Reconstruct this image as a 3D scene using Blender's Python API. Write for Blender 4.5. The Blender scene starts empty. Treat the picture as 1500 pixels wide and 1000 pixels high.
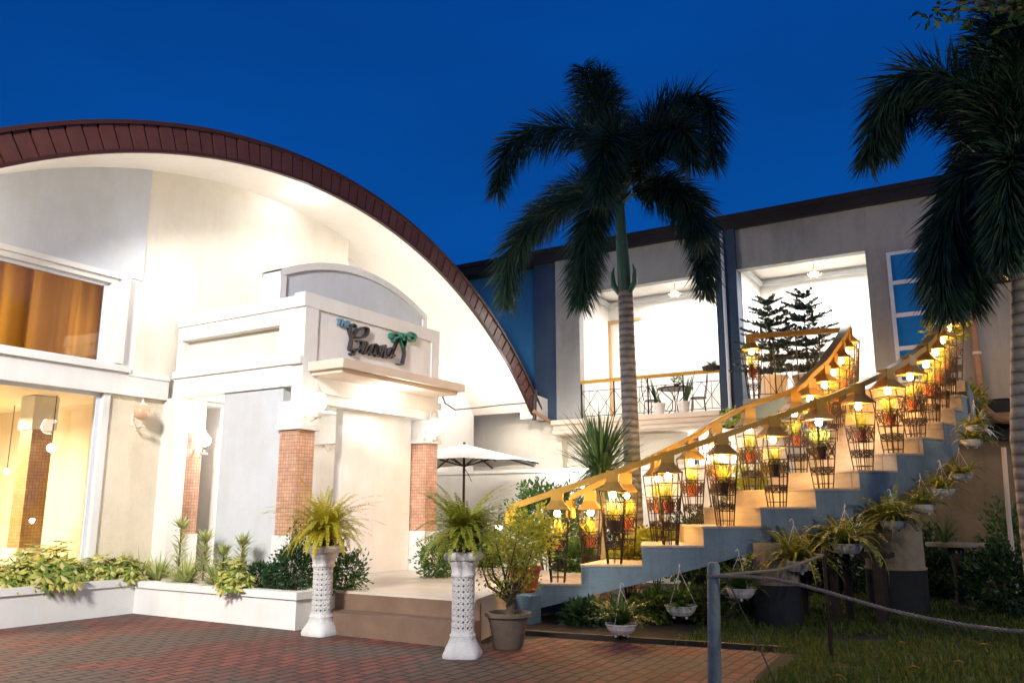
import bpy, math, random
from mathutils import Vector, Matrix, noise
random.seed(11)
SC = bpy.context.scene
COL = SC.collection
R = math.radians

# ------------------------------------------------------------------ camera
F_PX, HZ, EYE = 1200.0, 245.0, 1.5
PITCH = math.atan(HZ / F_PX)
YAW = math.atan(750 / math.hypot(F_PX, HZ))
cam_d = bpy.data.cameras.new('camera')
cam_d.sensor_width = 36.0
cam_d.lens = F_PX / 1500 * 36.0
cam_d.clip_start = 0.1
cam_d.clip_end = 3000
cam = bpy.data.objects.new('camera', cam_d)
cam.location = (0, 0, EYE)
cam.rotation_euler = (math.pi / 2 + PITCH, 0, YAW)
COL.objects.link(cam)
SC.camera = cam
# ------------------------------------------------------------------ world
world = bpy.data.worlds.new('World')
SC.world = world
world.use_nodes = True
wn = world.node_tree
wn.nodes.clear()
w_out = wn.nodes.new('ShaderNodeOutputWorld')
w_bg = wn.nodes.new('ShaderNodeBackground')
w_sky = wn.nodes.new('ShaderNodeTexSky')
w_sky.sky_type = 'NISHITA'
w_sky.sun_disc = False
w_sky.sun_elevation = R(-2.5)
w_sky.sun_rotation = R(150)
w_sky.altitude = 50
w_sky.ozone_density = 6.0
w_sky.air_density = 1.0
w_tint = wn.nodes.new('ShaderNodeMix')
w_tint.data_type = 'RGBA'
w_tint.blend_type = 'MULTIPLY'
w_tint.inputs['Factor'].default_value = 1.0
w_tint.inputs['B'].default_value = (0.0, 0.42, 1.15, 1)
w_bg.inputs['Strength'].default_value = 0.12
wn.links.new(w_sky.outputs[0], w_tint.inputs['A'])
# a dusk sky: the flat, deep blue of the last light
w_mix = wn.nodes.new('ShaderNodeMix')
w_mix.data_type = 'RGBA'
w_mix.inputs['Factor'].default_value = 0.85
w_grad = wn.nodes.new('ShaderNodeValToRGB')
w_grad.color_ramp.elements[0].position = 0.0
w_grad.color_ramp.elements[0].color = (0.02, 0.86, 3.75, 1)
w_grad.color_ramp.elements[1].position = 0.62
w_grad.color_ramp.elements[1].color = (0.01, 0.46, 2.5, 1)
w_tc = wn.nodes.new('ShaderNodeTexCoord')
w_sep = wn.nodes.new('ShaderNodeSeparateXYZ')
wn.links.new(w_tc.outputs['Generated'], w_sep.inputs[0])
wn.links.new(w_sep.outputs['Z'], w_grad.inputs[0])
wn.links.new(w_tint.outputs['Result'], w_mix.inputs['A'])
w_cn = wn.nodes.new('ShaderNodeTexNoise')
w_cn.inputs['Scale'].default_value = 2.2
w_cn.inputs['Detail'].default_value = 6
w_cm = wn.nodes.new('ShaderNodeMapping')
w_cm.inputs['Scale'].default_value = (1, 1, 3.5)
wn.links.new(w_tc.outputs['Generated'], w_cm.inputs['Vector'])
wn.links.new(w_cm.outputs[0], w_cn.inputs['Vector'])
w_cr = wn.nodes.new('ShaderNodeMapRange')
w_cr.inputs['From Min'].default_value = 0.35
w_cr.inputs['From Max'].default_value = 0.7
w_cr.inputs['To Min'].default_value = 0.92
w_cr.inputs['To Max'].default_value = 1.13
wn.links.new(w_cn.outputs['Fac'], w_cr.inputs['Value'])
w_cv = wn.nodes.new('ShaderNodeVectorMath')
w_cv.operation = 'SCALE'
wn.links.new(w_grad.outputs[0], w_cv.inputs[0])
wn.links.new(w_cr.outputs[0], w_cv.inputs['Scale'])
wn.links.new(w_cv.outputs[0], w_mix.inputs['B'])
wn.links.new(w_mix.outputs['Result'], w_bg.inputs['Color'])
wn.links.new(w_bg.outputs[0], w_out.inputs['Surface'])

SC.view_settings.view_transform = 'Standard'
SC.view_settings.look = 'None'
SC.view_settings.exposure = 0.0
SC.view_settings.gamma = 1.0
SC.render.engine = 'CYCLES'
SC.cycles.use_denoising = True
SC.cycles.max_bounces = 7
SC.cycles.diffuse_bounces = 4
SC.cycles.glossy_bounces = 3
SC.cycles.transmission_bounces = 4
SC.cycles.transparent_max_bounces = 6
SC.cycles.caustics_reflective = False
SC.cycles.caustics_refractive = False
SC.cycles.sample_clamp_indirect = 6.0

WARM = (1.0, 0.52, 0.13)
WARMW = (1.0, 0.80, 0.55)
COOLW = (0.92, 0.95, 1.0)


def lamp(kind, loc, power, color, size=0.06, target=None, name='lamp_light', parent=None, spot=None):
    d = bpy.data.lights.new(name, kind)
    d.energy = power
    d.color = color
    if kind in ('POINT', 'SPOT'):
        d.shadow_soft_size = size
    if kind == 'AREA':
        d.size = size
    if kind == 'SPOT' and spot:
        d.spot_size = R(spot)
        d.spot_blend = 0.6
    o = bpy.data.objects.new(name, d)
    o.location = loc
    if target is not None:
        o.rotation_euler = (Vector(target) - Vector(loc)).to_track_quat('-Z', 'Y').to_euler()
    if parent:
        o.parent = parent
    COL.objects.link(o)
    return o


# street lamp of the forecourt, high behind the photographer
lamp('SPOT', (-3.0, -7.0, 9.0), 19000, (1.0, 0.96, 0.90), 1.3, (-11.2, 8.0, 1.6), 'street_and_fill_light', spot=48)
lamp('SPOT', (7.0, -9.0, 9.0), 2200, (1.0, 0.90, 0.80), 0.5, (-4.0, 14.0, 5.0), 'street_and_fill_light', spot=52)  # unseen fill spot, added to neutralise the blue ambient
lamp('POINT', (2.9, 15.6, 4.9), 240, (1.0, 0.82, 0.60), 0.2, name='yard_light')
lamp('POINT', (4.2, 6.2, 3.8), 560, (1.0, 0.85, 0.60), 0.2, name='yard_light')
# soffit floodlights, then unseen fill points added to even out the soffit
lamp('POINT', (-10.5, 10.3, 6.1), 42, (1.0, 0.92, 0.84), 0.12, name='soffit_light')
lamp('POINT', (-11.2, 17.2, 4.5), 60, (1.0, 0.92, 0.84), 0.12, name='soffit_light')
lamp('POINT', (-10.6, 14.2, 4.1), 90, (1.0, 0.92, 0.84), 0.2, name='soffit_light')  # this and the points below are added fill without a fixture
lamp('POINT', (-10.9, 8.2, 5.2), 42, (1.0, 0.92, 0.84), 0.25, name='soffit_light')
lamp('POINT', (-10.7, 5.0, 5.0), 44, (1.0, 0.92, 0.84), 0.25, name='soffit_light')
lamp('POINT', (-10.3, 12.9, 5.9), 45, (1.0, 0.92, 0.84), 0.25, name='soffit_light')
# porch ceiling
lamp('POINT', (-10.3, 10.2, 3.0), 95, (1.0, 0.93, 0.86), 0.15, name='porch_light')
lamp('POINT', (-11.2, 9.2, 2.6), 32, (1.0, 0.90, 0.80), 0.15, name='porch_light')
lamp('POINT', (-8.45, 10.2, 3.15), 34, (1.0, 0.93, 0.86), 0.12, name='porch_light')
# hall interior
lamp('AREA', (-14.5, 6.0, 2.95), 400, (1.0, 0.84, 0.60), 1.6, (-14.5, 6.0, 0), 'hall_light')
lamp('POINT', (-13.4, 5.6, 4.3), 70, (1.0, 0.72, 0.36), 0.3, name='hall_light')
lamp('POINT', (-13.2, 7.4, 4.3), 40, (1.0, 0.72, 0.36), 0.3, name='hall_light')
# upper gallery
lamp('AREA', (-7.4, 20.0, 7.1), 230, (1.0, 0.97, 0.93), 1.2, (-7.4, 20.0, 0), 'gallery_light')
lamp('AREA', (-3.7, 20.0, 7.1), 210, (1.0, 0.97, 0.93), 1.2, (-3.7, 20.0, 0), 'gallery_light')
lamp('POINT', (-8.2, 15.6, 2.9), 260, (1.0, 0.93, 0.82), 0.2, name='courtyard_light')
lamp('POINT', (-6.6, 20.2, 2.6), 90, (1.0, 0.97, 0.93), 0.2, name='courtyard_light')

# ------------------------------------------------------------------ pixel geometry (measured points of the place)
FW = Vector((-math.sin(YAW) * math.cos(PITCH), math.cos(YAW) * math.cos(PITCH), math.sin(PITCH)))
RT = Vector((math.cos(YAW), math.sin(YAW), 0))
UP = RT.cross(FW)
CAM = Vector((0, 0, EYE))


def P(px, py, x=None, y=None, z=None):
    d = FW * F_PX + RT * (px - 750) - UP * (py - 500)
    i, v = (0, x) if x is not None else (1, y) if y is not None else (2, z)
    return CAM + d * ((v - CAM[i]) / d[i])


def Qx(p):
    v = Vector(p) - CAM
    return 750 + F_PX * v.dot(RT) / v.dot(FW)


# ------------------------------------------------------------------ materials
def nodes_of(name):
    m = bpy.data.materials.new(name)
    m.use_nodes = True
    n = m.node_tree
    n.nodes.clear()
    o = n.nodes.new('ShaderNodeOutputMaterial')
    b = n.nodes.new('ShaderNodeBsdfPrincipled')
    n.links.new(b.outputs[0], o.inputs[0])
    return m, n, b, o


def tex_noise(n, scale, detail=4, rough=0.55, vec=None):
    t = n.nodes.new('ShaderNodeTexNoise')
    t.inputs['Scale'].default_value = scale
    t.inputs['Detail'].default_value = detail
    t.inputs['Roughness'].default_value = rough
    if vec is None:
        c = n.nodes.new('ShaderNodeTexCoord')
        vec = c.outputs['Object']
    n.links.new(vec, t.inputs['Vector'])
    return t


def ramp(n, src, stops):
    r = n.nodes.new('ShaderNodeValToRGB')
    els = r.color_ramp.elements
    while len(els) < len(stops):
        els.new(0.5)
    for e, (p, c) in zip(els, stops):
        e.position = p
        e.color = (*c, 1) if len(c) == 3 else c
    n.links.new(src, r.inputs[0])
    return r


def mat(name, col, rough=0.7, var=0.12, vs=3.0, bump=0.15, bs=60.0, metal=0.0, col2=None, spec=0.4, streak=0.0):
    m, n, b, o = nodes_of(name)
    c2 = col2 or tuple(max(0, c * (1 - var * 2)) for c in col)
    t = tex_noise(n, vs, 6, 0.65)
    r = ramp(n, t.outputs['Fac'], [(0.28, c2), (0.68, col)])
    out = r.outputs[0]
    if streak:
        c = n.nodes.new('ShaderNodeTexCoord')
        mp = n.nodes.new('ShaderNodeMapping')
        mp.inputs['Scale'].default_value = (2.2, 2.2, 0.3)
        n.links.new(c.outputs['Object'], mp.inputs['Vector'])
        st = tex_noise(n, 2.0, 7, 0.7, mp.outputs[0])
        b2 = tex_noise(n, 0.9, 5, 0.7)
        mu = n.nodes.new('ShaderNodeMath')
        mu.operation = 'MULTIPLY'
        n.links.new(st.outputs['Fac'], mu.inputs[0])
        n.links.new(b2.outputs['Fac'], mu.inputs[1])
        k_ = 1 - streak
        rr = ramp(n, mu.outputs[0], [(0.14, (k_, k_ * .98, k_ * .94)), (0.27, (1, 1, 1))])
        mx = n.nodes.new('ShaderNodeMix')
        mx.data_type = 'RGBA'
        mx.blend_type = 'MULTIPLY'
        mx.inputs['Factor'].default_value = 1.0
        n.links.new(out, mx.inputs['A'])
        n.links.new(rr.outputs[0], mx.inputs['B'])
        out = mx.outputs['Result']
    n.links.new(out, b.inputs['Base Color'])
    b.inputs['Roughness'].default_value = rough
    b.inputs['Metallic'].default_value = metal
    b.inputs['Specular IOR Level'].default_value = spec
    if bump:
        t2 = tex_noise(n, bs, 5, 0.6)
        bp = n.nodes.new('ShaderNodeBump')
        bp.inputs['Strength'].default_value = bump
        bp.inputs['Distance'].default_value = 0.02
        n.links.new(t2.outputs['Fac'], bp.inputs['Height'])
        n.links.new(bp.outputs[0], b.inputs['Normal'])
    return m


def emit(name, col, s):
    m, n, b, o = nodes_of(name)
    b.inputs['Base Color'].default_value = (*col, 1)
    b.inputs['Emission Color'].default_value = (*col, 1)
    b.inputs['Emission Strength'].default_value = s
    return m


def leafmat(name, c1, c2, c3=None, trans=0.35, rough=0.5):
    m, n, b, o = nodes_of(name)
    g = n.nodes.new('ShaderNodeNewGeometry')
    st = [(0.0, c1), (0.6, c2)] + ([(1.0, c3)] if c3 else [])
    r = ramp(n, g.outputs['Random Per Island'], st)
    n.links.new(r.outputs[0], b.inputs['Base Color'])
    b.inputs['Roughness'].default_value = rough
    b.inputs['Specular IOR Level'].default_value = 0.35
    tr = n.nodes.new('ShaderNodeBsdfTranslucent')
    n.links.new(r.outputs[0], tr.inputs['Color'])
    mx = n.nodes.new('ShaderNodeMixShader')
    mx.inputs[0].default_value = trans
    n.links.new(b.outputs[0], mx.inputs[1])
    n.links.new(tr.outputs[0], mx.inputs[2])
    n.links.new(mx.outputs[0], o.inputs[0])
    return m


def wallcoord(n):
    """u runs along a wall whichever way it faces, v is height"""
    c = n.nodes.new('ShaderNodeTexCoord')
    s = n.nodes.new('ShaderNodeSeparateXYZ')
    a = n.nodes.new('ShaderNodeMath')
    k = n.nodes.new('ShaderNodeCombineXYZ')
    n.links.new(c.outputs['Object'], s.inputs[0])
    n.links.new(s.outputs['X'], a.inputs[0])
    n.links.new(s.outputs['Y'], a.inputs[1])
    n.links.new(a.outputs[0], k.inputs['X'])
    n.links.new(s.outputs['Z'], k.inputs['Y'])
    return k.outputs[0]


def brickmat(name, c1, c2, mortar, bw, bh, ms, wall=False, offset=0.5, rough=0.6, patch=None, bump=0.4, rot=False):
    m, n, b, o = nodes_of(name)
    if wall:
        vec = wallcoord(n)
    else:
        vec = n.nodes.new('ShaderNodeTexCoord').outputs['Object']
        if rot:
            mp = n.nodes.new('ShaderNodeMapping')
            mp.inputs['Rotation'].default_value = (0, 0, R(90))
            n.links.new(vec, mp.inputs['Vector'])
            vec = mp.outputs[0]
    t = n.nodes.new('ShaderNodeTexBrick')
    t.offset = offset
    t.inputs['Color1'].default_value = (*c1, 1)
    t.inputs['Color2'].default_value = (*c2, 1)
    t.inputs['Mortar'].default_value = (*mortar, 1)
    t.inputs['Scale'].default_value = 1
    t.inputs['Brick Width'].default_value = bw
    t.inputs['Row Height'].default_value = bh
    t.inputs['Mortar Size'].default_value = ms
    t.inputs['Mortar Smooth'].default_value = 0.2
    t.inputs['Bias'].default_value = 0.0
    src = vec
    if not wall:
        # the rows wander a little, as hand laid ones do
        d = tex_noise(n, 1.3, 2, 0.5, vec)
        va = n.nodes.new('ShaderNodeVectorMath')
        va.operation = 'MULTIPLY_ADD'
        n.links.new(d.outputs['Color'], va.inputs[0])
        va.inputs[1].default_value = (0.11, 0.11, 0)
        n.links.new(vec, va.inputs[2])
        src = va.outputs[0]
    n.links.new(src, t.inputs['Vector'])
    out = t.outputs['Color']
    nz = tex_noise(n, 9 if not wall else 4, 6, 0.7, vec)
    mx = n.nodes.new('ShaderNodeMix')
    mx.data_type = 'RGBA'
    mx.blend_type = 'MULTIPLY'
    mx.inputs['Factor'].default_value = 0.75
    rr = ramp(n, nz.outputs['Fac'], [(0.25, (0.45, 0.45, 0.45)), (0.7, (1.1, 1.1, 1.1))])
    if patch:
        pn = tex_noise(n, 0.75, 4, 0.6, vec)
        pr = ramp(n, pn.outputs['Fac'], [(0.46, (0, 0, 0)), (0.56, (1, 1, 1))])
        t2 = n.nodes.new('ShaderNodeMix')
        t2.data_type = 'RGBA'
        n.links.new(pr.outputs[0], t2.inputs['Factor'])
        n.links.new(out, t2.inputs['A'])
        pm = n.nodes.new('ShaderNodeMix')
        pm.data_type = 'RGBA'
        pm.inputs['A'].default_value = (*patch, 1)
        pm.inputs['B'].default_value = (*mortar, 1)
        n.links.new(t.outputs['Fac'], pm.inputs['Factor'])
        n.links.new(pm.outputs['Result'], t2.inputs['B'])
        out = t2.outputs['Result']
    n.links.new(out, mx.inputs['A'])
    n.links.new(rr.outputs[0], mx.inputs['B'])
    n.links.new(mx.outputs['Result'], b.inputs['Base Color'])
    b.inputs['Roughness'].default_value = rough
    bp = n.nodes.new('ShaderNodeBump')
    bp.inputs['Strength'].default_value = bump
    bp.inputs['Distance'].default_value = 0.01
    bp.invert = True
    ad = n.nodes.new('ShaderNodeMath')
    ad.operation = 'MULTIPLY_ADD'
    n.links.new(nz.outputs['Fac'], ad.inputs[0])
    ad.inputs[1].default_value = -0.5
    n.links.new(t.outputs['Fac'], ad.inputs[2])
    n.links.new(ad.outputs[0], bp.inputs['Height'])
    n.links.new(bp.outputs[0], b.inputs['Normal'])
    return m


def glassmat(name, tint=(0.9, 0.95, 1.0), refl=0.25):
    m, n, b, o = nodes_of(name)
    n.nodes.remove(b)
    tr = n.nodes.new('ShaderNodeBsdfTransparent')
    tr.inputs['Color'].default_value = (*tint, 1)
    gl = n.nodes.new('ShaderNodeBsdfGlossy')
    gl.inputs['Roughness'].default_value = 0.02
    fr = n.nodes.new('ShaderNodeFresnel')
    fr.inputs['IOR'].default_value = 1.5
    ad = n.nodes.new('ShaderNodeMath')
    ad.operation = 'ADD'
    ad.use_clamp = True
    ad.inputs[1].default_value = refl
    n.links.new(fr.outputs[0], ad.inputs[0])
    mx = n.nodes.new('ShaderNodeMixShader')
    n.links.new(ad.outputs[0], mx.inputs[0])
    n.links.new(tr.outputs[0], mx.inputs[1])
    n.links.new(gl.outputs[0], mx.inputs[2])
    n.links.new(mx.outputs[0], o.inputs[0])
    return m


M = {}
M['white'] = mat('white_plaster', (0.78, 0.77, 0.74), 0.75, 0.05, 1.2, 0.3, 70, streak=0.05)
M['soffit'] = mat('soffit_board', (0.78, 0.74, 0.68), 0.7, 0.04, 0.8, 0.08, 20, streak=0.03)
M['grey'] = mat('grey_plaster', (0.58, 0.61, 0.65), 0.8, 0.05, 1.5, 0.35, 90, streak=0.05)
M['cream'] = mat('cream_stucco', (0.78, 0.73, 0.63), 0.85, 0.05, 1.2, 0.7, 45, streak=0.06)
M['beige'] = mat('beige_stucco', (0.80, 0.71, 0.55), 0.85, 0.06, 2.0, 0.7, 40, streak=0.06)
M['facade'] = mat('facade_render', (0.35, 0.35, 0.34), 0.85, 0.10, 0.6, 0.35, 50, streak=0.2)
M['blue'] = mat('blue_wall', (0.03, 0.17, 0.36), 0.6, 0.12, 0.8, 0.2, 40)  # plain blue for the gallery end walls
M['navy'] = mat('navy_pillar', (0.035, 0.065, 0.12), 0.6, 0.2, 1.0, 0.2, 40)  # plain navy for the gallery pillars
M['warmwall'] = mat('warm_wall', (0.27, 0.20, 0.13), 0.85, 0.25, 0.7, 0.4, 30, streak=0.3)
M['roofbrown'] = mat('brown_roof_metal', (0.088, 0.032, 0.026), 0.42, 0.12, 4, 0.08, 30)
M['roofseam'] = mat('dark_roof_seam', (0.045, 0.014, 0.012), 0.5, 0.1, 5, 0)
M['darkroof'] = mat('dark_eave', (0.016, 0.011, 0.012), 0.7, 0.15, 2, 0.1, 20)
M['canopy'] = mat('canopy_stone', (0.72, 0.60, 0.49), 0.7, 0.06, 2, 0.2, 50)
M['ochre'] = mat('ochre_paint', (0.62, 0.32, 0.025), 0.45, 0.12, 5, 0.1, 30)
M['iron'] = mat('black_iron', (0.040, 0.022, 0.014), 0.5, 0.2, 20, 0.1, 120, 0.4)
M['iron_hood'] = mat('bronze_hood', (0.60, 0.34, 0.07), 0.5, 0.2, 10, 0.1, 80, 0.3)
M['tile_step'] = brickmat('cream_step_tile', (0.60, 0.50, 0.38), (0.50, 0.40, 0.29), (0.30, 0.24, 0.18), 0.45, 0.9, 0.004, wall=True, rough=0.45, bump=0.15)
M['stringer'] = mat('stair_side_paint', (0.235, 0.325, 0.37), 0.75, 0.16, 1.3, 0.4, 35, streak=0.3)
M['brown_step'] = mat('brown_step_stone', (0.20, 0.125, 0.085), 0.6, 0.18, 2.2, 0.2, 30)
M['deck'] = mat('deck_tile', (0.62, 0.54, 0.43), 0.35, 0.10, 2, 0.1, 20)
M['mosaic'] = brickmat('pink_mosaic', (0.70, 0.42, 0.29), (0.58, 0.31, 0.20), (0.24, 0.13, 0.10), 0.052, 0.052, 0.0035, wall=True, offset=0.0, rough=0.35, bump=0.3)
M['roommosaic'] = brickmat('golden_mosaic', (0.55, 0.34, 0.15), (0.45, 0.26, 0.11), (0.22, 0.13, 0.06), 0.052, 0.052, 0.003, wall=True, offset=0.0, rough=0.4, bump=0.2)
M['paver'] = brickmat('brick_pavers', (0.23, 0.062, 0.040), (0.12, 0.038, 0.028), (0.008, 0.006, 0.005), 0.27, 0.135, 0.013, rough=0.8, patch=(0.115, 0.074, 0.056), bump=1.0, rot=True)
M['soil'] = mat('soil', (0.035, 0.028, 0.016), 0.95, 0.3, 3, 0.8, 25, col2=(0.014, 0.018, 0.008))
M['concrete'] = mat('white_concrete', (0.70, 0.68, 0.66), 0.8, 0.12, 6, 0.6, 60)
M['pot_grey'] = mat('grey_clay', (0.17, 0.13, 0.10), 0.8, 0.2, 5, 0.4, 40)
M['pot_dark'] = mat('dark_pot', (0.045, 0.030, 0.022), 0.7, 0.2, 8, 0.3, 40)
M['terracotta'] = mat('terracotta', (0.50, 0.13, 0.045), 0.75, 0.15, 8, 0.2, 60)
M['bowl'] = mat('white_plastic_bowl', (0.80, 0.76, 0.72), 0.5, 0.12, 8, 0.3, 60)
M['gold'] = leafmat('gold_curtain', (0.50, 0.31, 0.09), (0.50, 0.31, 0.09), None, 0.55, 0.7)
M['roomwall'] = mat('room_wall', (0.80, 0.70, 0.52), 0.8, 0.06, 1.5, 0.1, 20)
M['whiteframe'] = mat('white_frame', (0.70, 0.74, 0.80), 0.4, 0.05, 5, 0)
M['glass'] = glassmat('window_glass', (0.95, 0.93, 0.88), 0.06)
M['dark_glass'] = mat('blue_window_pane', (0.02, 0.20, 0.55), 0.08, 0.12, 1.2, 0.03, 3)
M['wood'] = mat('dark_wood', (0.050, 0.030, 0.020), 0.7, 0.3, 6, 0.4, 40)
M['doorwood'] = mat('door_frame_wood', (0.52, 0.33, 0.15), 0.6, 0.1, 6, 0.1, 40)
M['bark'] = mat('bark', (0.13, 0.10, 0.07), 0.9, 0.3, 6, 0.8, 30)
M['palmtrunk'] = mat('ringed_palm_trunk', (0.30, 0.28, 0.25), 0.85, 0.25, 7, 0.5, 40)
def ringmat():
    m, n, b, o = nodes_of('ringed_palm_bark')
    c = n.nodes.new('ShaderNodeTexCoord')
    w = n.nodes.new('ShaderNodeTexWave')
    w.bands_direction = 'Z'
    w.inputs['Scale'].default_value = 2.4
    w.inputs['Distortion'].default_value = 1.6
    w.inputs['Detail'].default_value = 3
    w.inputs['Detail Scale'].default_value = 1.2
    n.links.new(c.outputs['Object'], w.inputs['Vector'])
    r = ramp(n, w.outputs['Fac'], [(0.0, (0.10, 0.09, 0.08)), (0.15, (0.22, 0.20, 0.185)), (1.0, (0.30, 0.285, 0.27))])
    t2 = tex_noise(n, 6, 6, .7)
    r2 = ramp(n, t2.outputs['Fac'], [(0.3, (.45, .45, .45)), (.65, (1, 1, 1))])
    mx = n.nodes.new('ShaderNodeMix')
    mx.data_type = 'RGBA'
    mx.blend_type = 'MULTIPLY'
    mx.inputs['Factor'].default_value = .9
    n.links.new(r.outputs[0], mx.inputs['A'])
    n.links.new(r2.outputs[0], mx.inputs['B'])
    n.links.new(mx.outputs['Result'], b.inputs['Base Color'])
    b.inputs['Roughness'].default_value = .85
    bp = n.nodes.new('ShaderNodeBump')
    bp.inputs['Strength'].default_value = .6
    bp.inputs['Distance'].default_value = .03
    n.links.new(w.outputs['Fac'], bp.inputs['Height'])
    n.links.new(bp.outputs[0], b.inputs['Normal'])
    return m


M['palmrings'] = ringmat()
M['crownshaft'] = mat('palm_crownshaft', (0.045, 0.12, 0.085), 0.45, 0.2, 3, 0.1, 20)
M['dkgreen'] = leafmat('dark_leaves', (0.010, 0.035, 0.012), (0.03, 0.075, 0.022), (0.05, 0.10, 0.03), 0.2)
M['palmleaf'] = leafmat('palm_leaflets', (0.006, 0.022, 0.016), (0.020, 0.050, 0.030), (0.045, 0.085, 0.05), 0.12, 0.45)
M['fern'] = leafmat('golden_fern', (0.36, 0.34, 0.02), (0.60, 0.48, 0.04), (0.42, 0.44, 0.05), 0.45)
M['dryleaf'] = mat('dry_leaf', (0.30, 0.17, 0.05), 0.8, 0.2, 20, 0)
M['fern2'] = leafmat('green_fern', (0.22, 0.28, 0.03), (0.42, 0.45, 0.06), (0.50, 0.48, 0.08), 0.45)
M['scheff'] = leafmat('variegated_leaves', (0.07, 0.20, 0.03), (0.55, 0.52, 0.10), (0.70, 0.64, 0.32), 0.35)
M['drac'] = leafmat('striped_strap_leaves', (0.24, 0.32, 0.07), (0.55, 0.58, 0.22), (0.64, 0.64, 0.36), 0.35)
M['yellowgreen'] = leafmat('yellow_green_leaves', (0.18, 0.24, 0.02), (0.42, 0.40, 0.04), (0.30, 0.34, 0.05), 0.45)
M['midgreen'] = leafmat('mid_green_leaves', (0.03, 0.09, 0.02), (0.07, 0.15, 0.03), (0.13, 0.19, 0.04), 0.3)
M['grass'] = leafmat('grass_blades', (0.04, 0.08, 0.012), (0.09, 0.14, 0.02), (0.17, 0.17, 0.03), 0.35)
M['strap'] = leafmat('basket_strap_leaves', (0.10, 0.15, 0.025), (0.26, 0.28, 0.04), (0.42, 0.34, 0.06), 0.35)
M['yucca'] = leafmat('yucca_leaves', (0.03, 0.08, 0.04), (0.08, 0.16, 0.06), (0.18, 0.26, 0.08), 0.15, 0.4)
M['grasspot'] = leafmat('pot_grass_leaves', (0.12, 0.17, 0.03), (0.28, 0.28, 0.04), (0.46, 0.34, 0.06), 0.35)
M['pine'] = leafmat('pine_needles', (0.02, 0.05, 0.04), (0.05, 0.09, 0.07), None, 0.1)
M['bulb_warm'] = emit('warm_bulb', (1.0, 0.72, 0.34), 60)
M['bulb_white'] = emit('white_bulb', (0.95, 0.97, 1.0), 60)
M['globe'] = emit('white_globe', (1.0, 0.95, 0.88), 5)
M['globe_warm'] = emit('warm_globe', (1.0, 0.78, 0.45), 9)
M['globe_off'] = mat('amber_glass_globe', (0.62, 0.42, 0.26), 0.15, 0.05, 6, 0)
M['letters'] = mat('dark_letters', (0.06, 0.055, 0.06), 0.45, 0.1, 10, 0, metal=0.4)
M['letterside'] = mat('blue_letter_edges', (0.16, 0.30, 0.42), 0.4, 0.1, 10, 0)
M['green_paint'] = mat('green_letter_paint', (0.015, 0.20, 0.12), 0.4, 0.1, 10, 0)
M['rope'] = mat('rope_fibre', (0.48, 0.40, 0.30), 0.9, 0.3, 60, 0.8, 200)
M['post'] = mat('grey_post_paint', (0.22, 0.29, 0.28), 0.55, 0.25, 9, 0.35, 60)
M['canvas'] = mat('white_canvas', (0.80, 0.78, 0.75), 0.85, 0.03, 2, 0.1, 40)
M['copperpipe'] = mat('brown_pipe', (0.40, 0.22, 0.13), 0.5, 0.15, 6, 0.1, 50)
M['column'] = mat('painted_column', (0.36, 0.30, 0.22), 0.8, 0.2, 1.8, 0.4, 30, streak=0.3)
M['column_dark_and_shade'] = mat('dark_column_base_and_shade', (0.022, 0.026, 0.030), 0.8, 0.2, 3, 0.3, 30)  # dark column feet, also the painted shade bands along the ledge
M['cable'] = mat('black_cable', (0.03, 0.03, 0.03), 0.6, 0, 3, 0)
M['bluebox'] = mat('pale_blue_plinth', (0.12, 0.22, 0.30), 0.7, 0.15, 3, 0.2, 30)


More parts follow.
